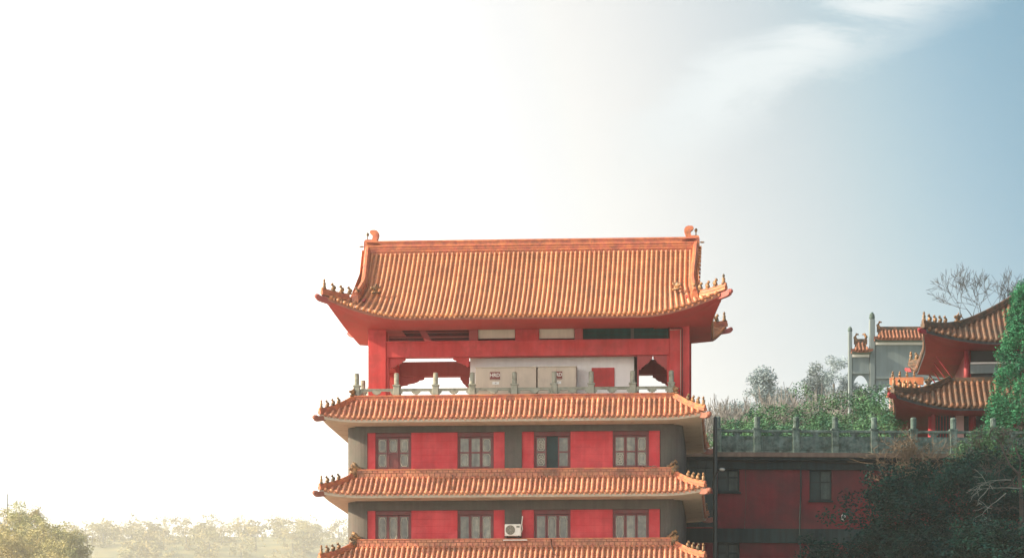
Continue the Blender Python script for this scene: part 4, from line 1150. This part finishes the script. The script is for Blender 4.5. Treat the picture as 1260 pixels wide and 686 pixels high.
# hazy trees beyond the bushes
variants = []
def far_mesh(seed, rx, rz, n, ls, m, ncl=18, cr=.35):
    return leaf_mesh('crown', clumpy((rx, rx, rz), ncl, cr * rx, seed, (0, 0, 0), .45), n, ls, m, seed)
hz = [(962, 496, 340, 1.8, 1.6, 'low hazy grey tree between the rounded and the narrow one'), (908, 505, 320, 1.8, 1.4, 'low hazy grey tree nearest the tower'), (1050, 490, 330, 1.8, 2.0, 'hazy grey tree showing through the archway side bay'), (938, 480, 300, 1.3, 2.8, 'hazy grey tree with a rounded top left of the archway'), (1001, 474, 310, 1.1, 2.5, 'hazy grey tree, narrower of the two beside the archway'),
      (1026, 472, 330, 2.0, 2.9, 'broad hazy grey tree just behind the archway side post')]
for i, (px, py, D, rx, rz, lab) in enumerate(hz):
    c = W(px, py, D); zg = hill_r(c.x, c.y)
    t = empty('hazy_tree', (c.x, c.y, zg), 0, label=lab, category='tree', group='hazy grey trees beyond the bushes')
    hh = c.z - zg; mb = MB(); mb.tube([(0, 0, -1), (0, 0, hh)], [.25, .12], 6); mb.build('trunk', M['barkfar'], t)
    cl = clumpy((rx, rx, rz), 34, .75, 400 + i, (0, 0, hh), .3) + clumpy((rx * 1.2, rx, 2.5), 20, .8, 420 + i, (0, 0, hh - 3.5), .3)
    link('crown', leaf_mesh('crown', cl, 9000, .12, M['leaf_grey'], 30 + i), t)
# bare scrub, grey and twiggy
for i, (px, py, D, hgt) in enumerate(((884, 520, 165, 4.6), (903, 520, 175, 5.6), (922, 516, 185, 5.2), (962, 510, 190, 6.2), (982, 505, 200, 6.4), (1010, 500, 210, 6.0), (1040, 498, 205, 5.4), (1060, 500, 195, 5.0))):
    c = W(px, py, D); zg = hill_r(c.x, c.y)
    t = empty('bare_shrub', (c.x, c.y, zg - .2), 0, label=['pale leafless shrub right beside the tower eave', 'pale leafless shrub above the first balustrade bay', 'leafless shrub in front of the rounded hazy tree', 'leafless shrub between the two groups of hazy trees',
              'leafless shrub at the foot of the narrow hazy tree', 'leafless shrub under the broad hazy tree', 'leafless shrub seen through the archway side bay', 'leafless shrub seen beside the archway main post'][i], category='shrub', group='bare grey shrubs on the slope')
    rr = random.Random(90 + i); mb = MB()
    up_ = c.z - zg
    for k in range(9):
        a = rr.uniform(0, 6.28); branches(mb, Vector((math.cos(a) * .4, math.sin(a) * .4, 0)), Vector((math.cos(a) * .22, math.sin(a) * .22, 1)).normalized(), (up_ + hgt * .5) * .27, .045, 4, rr, .24, 3, .25, 3, None, .017)
    mb.build('twigs', M['barkpale'] if i != 99 else M['bark'], t, fix=False)

# dark shrubs climbing in front of the annex at bottom right
dk = [(1150, 625, 121, 3.0, 2.3, .95), (1090, 655, 120, 2.6, 2.2, .9), (1205, 640, 118, 2.6, 2.6, 1), (1245, 600, 120, 1.7, 2.8, 1), (1040, 690, 119, 2.4, 1.7, .9), (1110, 600, 124, 1.7, 1.3, .8), (1190, 585, 124.5, 1.8, 1.1, .8), (1160, 690, 116, 3.2, 1.8, 1), (1250, 680, 114, 2.2, 2.0, 1)]
dlabs = ['large dark evergreen shrub in the middle of the thicket against the annex wall', 'dark shrub leaning on the red wall left of the thicket', 'dense dark shrub under the bare twisted branches', 'tall dark shrub below the ivy tree',
         'lowest dark shrub at the left foot of the thicket', 'thin dark shrub reaching up to the cornice under the dry vine', 'thin dark shrub just under the cornice near the twisted branches', 'wide dark shrub along the bottom edge', 'dark shrub in the bottom right corner']
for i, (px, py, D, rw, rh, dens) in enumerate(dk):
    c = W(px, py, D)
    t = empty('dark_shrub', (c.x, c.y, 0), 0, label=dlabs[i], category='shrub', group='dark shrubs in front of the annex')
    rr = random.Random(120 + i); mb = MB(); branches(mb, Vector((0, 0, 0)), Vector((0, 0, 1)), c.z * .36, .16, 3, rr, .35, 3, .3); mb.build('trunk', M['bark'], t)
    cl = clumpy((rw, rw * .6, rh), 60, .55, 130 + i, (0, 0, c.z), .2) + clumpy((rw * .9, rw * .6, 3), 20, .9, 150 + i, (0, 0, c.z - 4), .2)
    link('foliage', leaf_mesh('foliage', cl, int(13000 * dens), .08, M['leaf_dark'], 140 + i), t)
# dry vine over the balustrade
c = W(1118, 540, 126)
t = empty('dry_vine', (c.x, c.y, ztop - 2.2), 0, label='dry brown vine tangled over the annex balustrade in front of the hall', category='vine')
rr = random.Random(31); mb = MB()
for k in range(16):
    branches(mb, Vector((rr.uniform(-.9, .9), -.25, rr.uniform(0, 1.4))), Vector((rr.gauss(0, .5), -.1, 1)).normalized(), rr.uniform(.6, 1.1), .022, 3, rr, .7, 3, .05, 3)
mb.build('stems', M['vine'], t, fix=False)
link('dead_leaves', leaf_mesh('dead_leaves', clumpy((1.0, .25, 1.2), 26, .32, 5, (0, -.15, 1.8), .2), 2600, .045, M['vine'], 9), t)
c = W(1215, 545, 126)
t = empty('climbing_ivy', (c.x, c.y, ztop - 1.6), 0, label='grey green climber spilling over the annex balustrade beside the ivy tree', category='vine')
rr = random.Random(77); mb = MB()
for k in range(8): branches(mb, Vector((rr.uniform(-.9, .9), -.2, rr.uniform(0, .8))), Vector((rr.gauss(0, .4), 0, 1)).normalized(), .9, .022, 3, rr, .6, 3, .1, 3)
mb.build('stems', M['bark'], t, fix=False)
link('foliage', leaf_mesh('foliage', clumpy((1.5, .3, 1.1), 40, .34, 15, (0, -.1, 1.7), .1), 5000, .055, M['leaf_bush'], 19), t)
# twisted bare branches at the right edge
bs = W(1253, 700, 117)
t = empty('twisted_tree', (bs.x, bs.y, 0), 0, label='dark twisted bare tree with pale gnarled branches at the lower right', category='tree')
def P_(px, py, D=117): return W(px, py, D) - Vector((bs.x, bs.y, 0))
mb = MB()
mb.tube([Vector((0, 0, 0)), P_(1256, 690), P_(1257, 640), P_(1256, 600), P_(1254, 583)], [.16, .11, .09, .08, .07], 7)
for ln, r_ in (([(1254, 583), (1243, 572), (1236, 558), (1231, 545), (1226, 539)], .055), ([(1254, 583), (1256, 566), (1250, 552), (1251, 540)], .05), ([(1256, 600), (1245, 596), (1236, 600), (1228, 606), (1216, 609)], .04)):
    mb.tube([P_(x, y) for x, y in ln], [r_ * (1 - .17 * i) for i in range(len(ln))], 6)
mb.build('trunk', M['bark'], t, fix=False)
mb = MB()
rr2 = random.Random(21)
for (px, py, ax, az, L_) in ((1256, 600, -1, .1, .9), (1238, 606, -.8, -.6, .7), (1226, 640, -.3, -1, .5), (1244, 590, -.9, -.1, .8), (1216, 600, -.6, -.9, .6)):
    branches(mb, P_(px, py, 115.6), Vector((ax, -.08, az)).normalized(), L_, .026, 3, rr2, .75, 2, -.12, 4, None, .008)
mb.build('gnarled_branches', M['barkmid'], t, fix=False)
mb = MB(); rr = random.Random(17)
for (px, py) in ((1243, 572), (1236, 558), (1216, 609), (1256, 566), (1226, 618), (1206, 622), (1232, 600)):
    branches(mb, P_(px, py), Vector((rr.gauss(-.3, .5), -.1, rr.gauss(.4, .4))).normalized(), .6, .02, 3, rr, .6, 3, .0, 3)
mb.build('twigs', M['bark'], t, fix=False)

# ------------------------------------------------------------------ hills and trees on the left
def hill_l(x, y):
    D = y + D0
    ridge = 212 * math.exp(-((y - 2450) / 640) ** 2) * (.94 + .06 * mnoise.noise(Vector((x * .003, 1, 0))))
    near = 52 * math.exp(-((y - 560) / 120) ** 2) * (1 / (1 + math.exp((x + 86) / 9)))
    return ridge * (1 / (1 + math.exp((x + 25) / 22))) + near + 1.5 * mnoise.noise(Vector((x * .015, y * .015, 3)))
rows = []
for j in range(60):
    y = 100 + j * 50; rows.append([(-1150 + i * 21 , y, hill_l(-1150 + i * 21, y)) for i in range(64)])
hb_ = MB(); hb_.grid(rows); hb_.build('hills', M['hill'], kind='structure', smooth=True)
# ridge trees: individuals
fv = []
for k in range(6):
    rx = 1.0; fv.append((far_mesh(200 + k, 1.0, .85 if k % 2 else 1.2, 620, .085, M['leaf_hill'], 20, .33)))
trunk_m = MB(); trunk_m.tube([(0, 0, -2.5), (0.05, 0, -1.0), (0, 0, .2)], [.09, .06, .04], 6); trunk_m = trunk_m.mesh('trunk', M['barkfar'])
ridge_named = [(140, 668, 820, 3.6, 'umbrella shaped hazy tree, left of the pair of spreading crowns'), (178, 664, 820, 3.9, 'umbrella shaped hazy tree, right of the pair of spreading crowns'), (258, 664, 850, 3.0, 'small round hazy tree alone on the dip of the ridge'),
               (317, 656, 830, 5.2, 'tallest broad crowned tree on the far hazy ridge'), (352, 652, 850, 3.7, 'round hazy tree just right of the tallest ridge tree'), (387, 660, 900, 3.4, 'faint rounded tree close to the tower on the ridge'),
               (92, 658, 560, 2.0, 'slim pointed tree right of the golden thicket'), (107, 662, 600, 1.8, 'second slim pointed tree right of the golden thicket'), (410, 656, 900, 3.4, 'faintest tree on the ridge touching the tower eave')]
for i, (px, py, D, s, lab) in enumerate(ridge_named):
    if D > 700: D *= 3.0; s *= 3.0
    else: D *= 1.8; s *= 1.8
    c = W(px, py, D)
    t = empty('ridge_tree', c, 0, label=lab, category='tree', group='hazy trees on the far ridge')
    sc_ = (s, s, s * (.75 if s > 3 else 2.0))
    a = link('crown', fv[i % 6], t); a.scale = sc_; b = link('trunk', trunk_m, t); b.scale = (s, s, s * 1.3)
rr = random.Random(5)
# unremarkable trees that fill the ridge: each one an object, all alike
for i in range(120):
    D = rr.uniform(2150, 2650); px = rr.uniform(75, 440)
    x = (px - PPX) / F * D; y = D - D0; zg = hill_l(x, y)
    s = rr.uniform(7.5, 12.5)
    t = empty('forest_tree', (x, y, zg + s * .7), rr.uniform(0, 6), label='indistinct hazy tree in the wood that covers the far ridge', category='tree', group='trees of the wood on the far ridge')
    a = link('crown', fv[rr.randrange(6)], t); a.scale = (s, s, s * rr.uniform(.8, 1.15)); b = link('trunk', trunk_m, t); b.scale = (s, s, s)
# golden near thicket
gl = [(6, 640, 380, 3.4), (22, 636, 370, 3.2), (38, 636, 390, 2.2), (48, 652, 360, 2.6), (62, 658, 350, 2.6), (78, 658, 365, 2.4), (90, 670, 350, 2.2), (30, 664, 340, 3.2), (10, 668, 340, 3.0), (70, 678, 335, 2.6)]
for i, (px, py, D, s) in enumerate(gl):
    D *= 1.8; s *= 1.8
    c = W(px, py, D); zg = hill_l(c.x, c.y)
    t = empty('golden_tree', (c.x, c.y, min(zg, c.z - 5)), 0, label=['golden brown tree at the far left edge under the mast', 'golden brown tree beside the thin mast', 'pale golden tree with the tallest narrow top of the thicket', 'twiggy golden tree below the tall narrow one', 'upright straw coloured tree in the middle of the thicket',
             'straw coloured tree near the right end of the thicket', 'rightmost low tree of the golden thicket', 'wide golden tree low in the thicket', 'greenish tree in the bottom left corner', 'low straw coloured tree at the bottom of the thicket'][i], category='tree', group='golden trees on the near left slope')
    up_ = c.z - min(zg, c.z - 5); rr3 = random.Random(300 + i); mb = MB()
    for k in range(12):
        a = rr3.uniform(0, 6.28); branches(mb, Vector((math.cos(a) * s * .3, math.sin(a) * s * .3, -1)), Vector((math.cos(a) * .15, math.sin(a) * .15, 1)).normalized(), (up_ + s) * .40, .12, 2, rr3, .18, 3, .35, 3)
    mb.build('twigs', M['bark'] if False else M['vine'], t, fix=False)
    cl = clumpy((s, s, s * .8), 44, 1.35, 320 + i, (0, 0, up_ - s * .2), .3) + clumpy((s * 1.1, s, up_ * .4), 26, 1.9, 340 + i, (0, 0, up_ * .4), .3)
    link('foliage', leaf_mesh('foliage', cl, 8500, .22, M['leaf_gold'], 350 + i), t)
# mast with a crossbar
c = W(9.5, 640, 740)
t = empty('power_mast', (c.x, c.y, hill_l(c.x, c.y) - 1), 0, label='thin mast with a short crossbar rising from the golden trees', category='mast')
zt_ = W(9.5, 607, 740).z - (hill_l(c.x, c.y) - 1)
MB().lathe([(.24, 0), (.15, zt_)], n=8).build('shaft', M['pole'], t); zc_ = zt_ - 14 / F * 740
MB().box(-.3, 1.4, -.08, .08, zc_, zc_ + .16).build('crossbar', M['pole'], t)

# ------------------------------------------------------------------ haze
HZ_TOP = 245.0
hz_m = bpy.data.materials.new('haze'); hz_m.use_nodes = True; ht = hz_m.node_tree
for n_ in list(ht.nodes): ht.nodes.remove(n_)
ho = ht.nodes.new('ShaderNodeOutputMaterial'); hv = ht.nodes.new('ShaderNodeVolumePrincipled')
hv.inputs['Color'].default_value = (.93, .95, .96, 1); hv.inputs['Density'].default_value = .00020; hv.inputs['Anisotropy'].default_value = .2
ht.links.new(hv.outputs[0], ho.inputs['Volume'])
MB().box(-1620, 1620, -320, 3420, -1, HZ_TOP).build('haze', hz_m, kind='stuff')
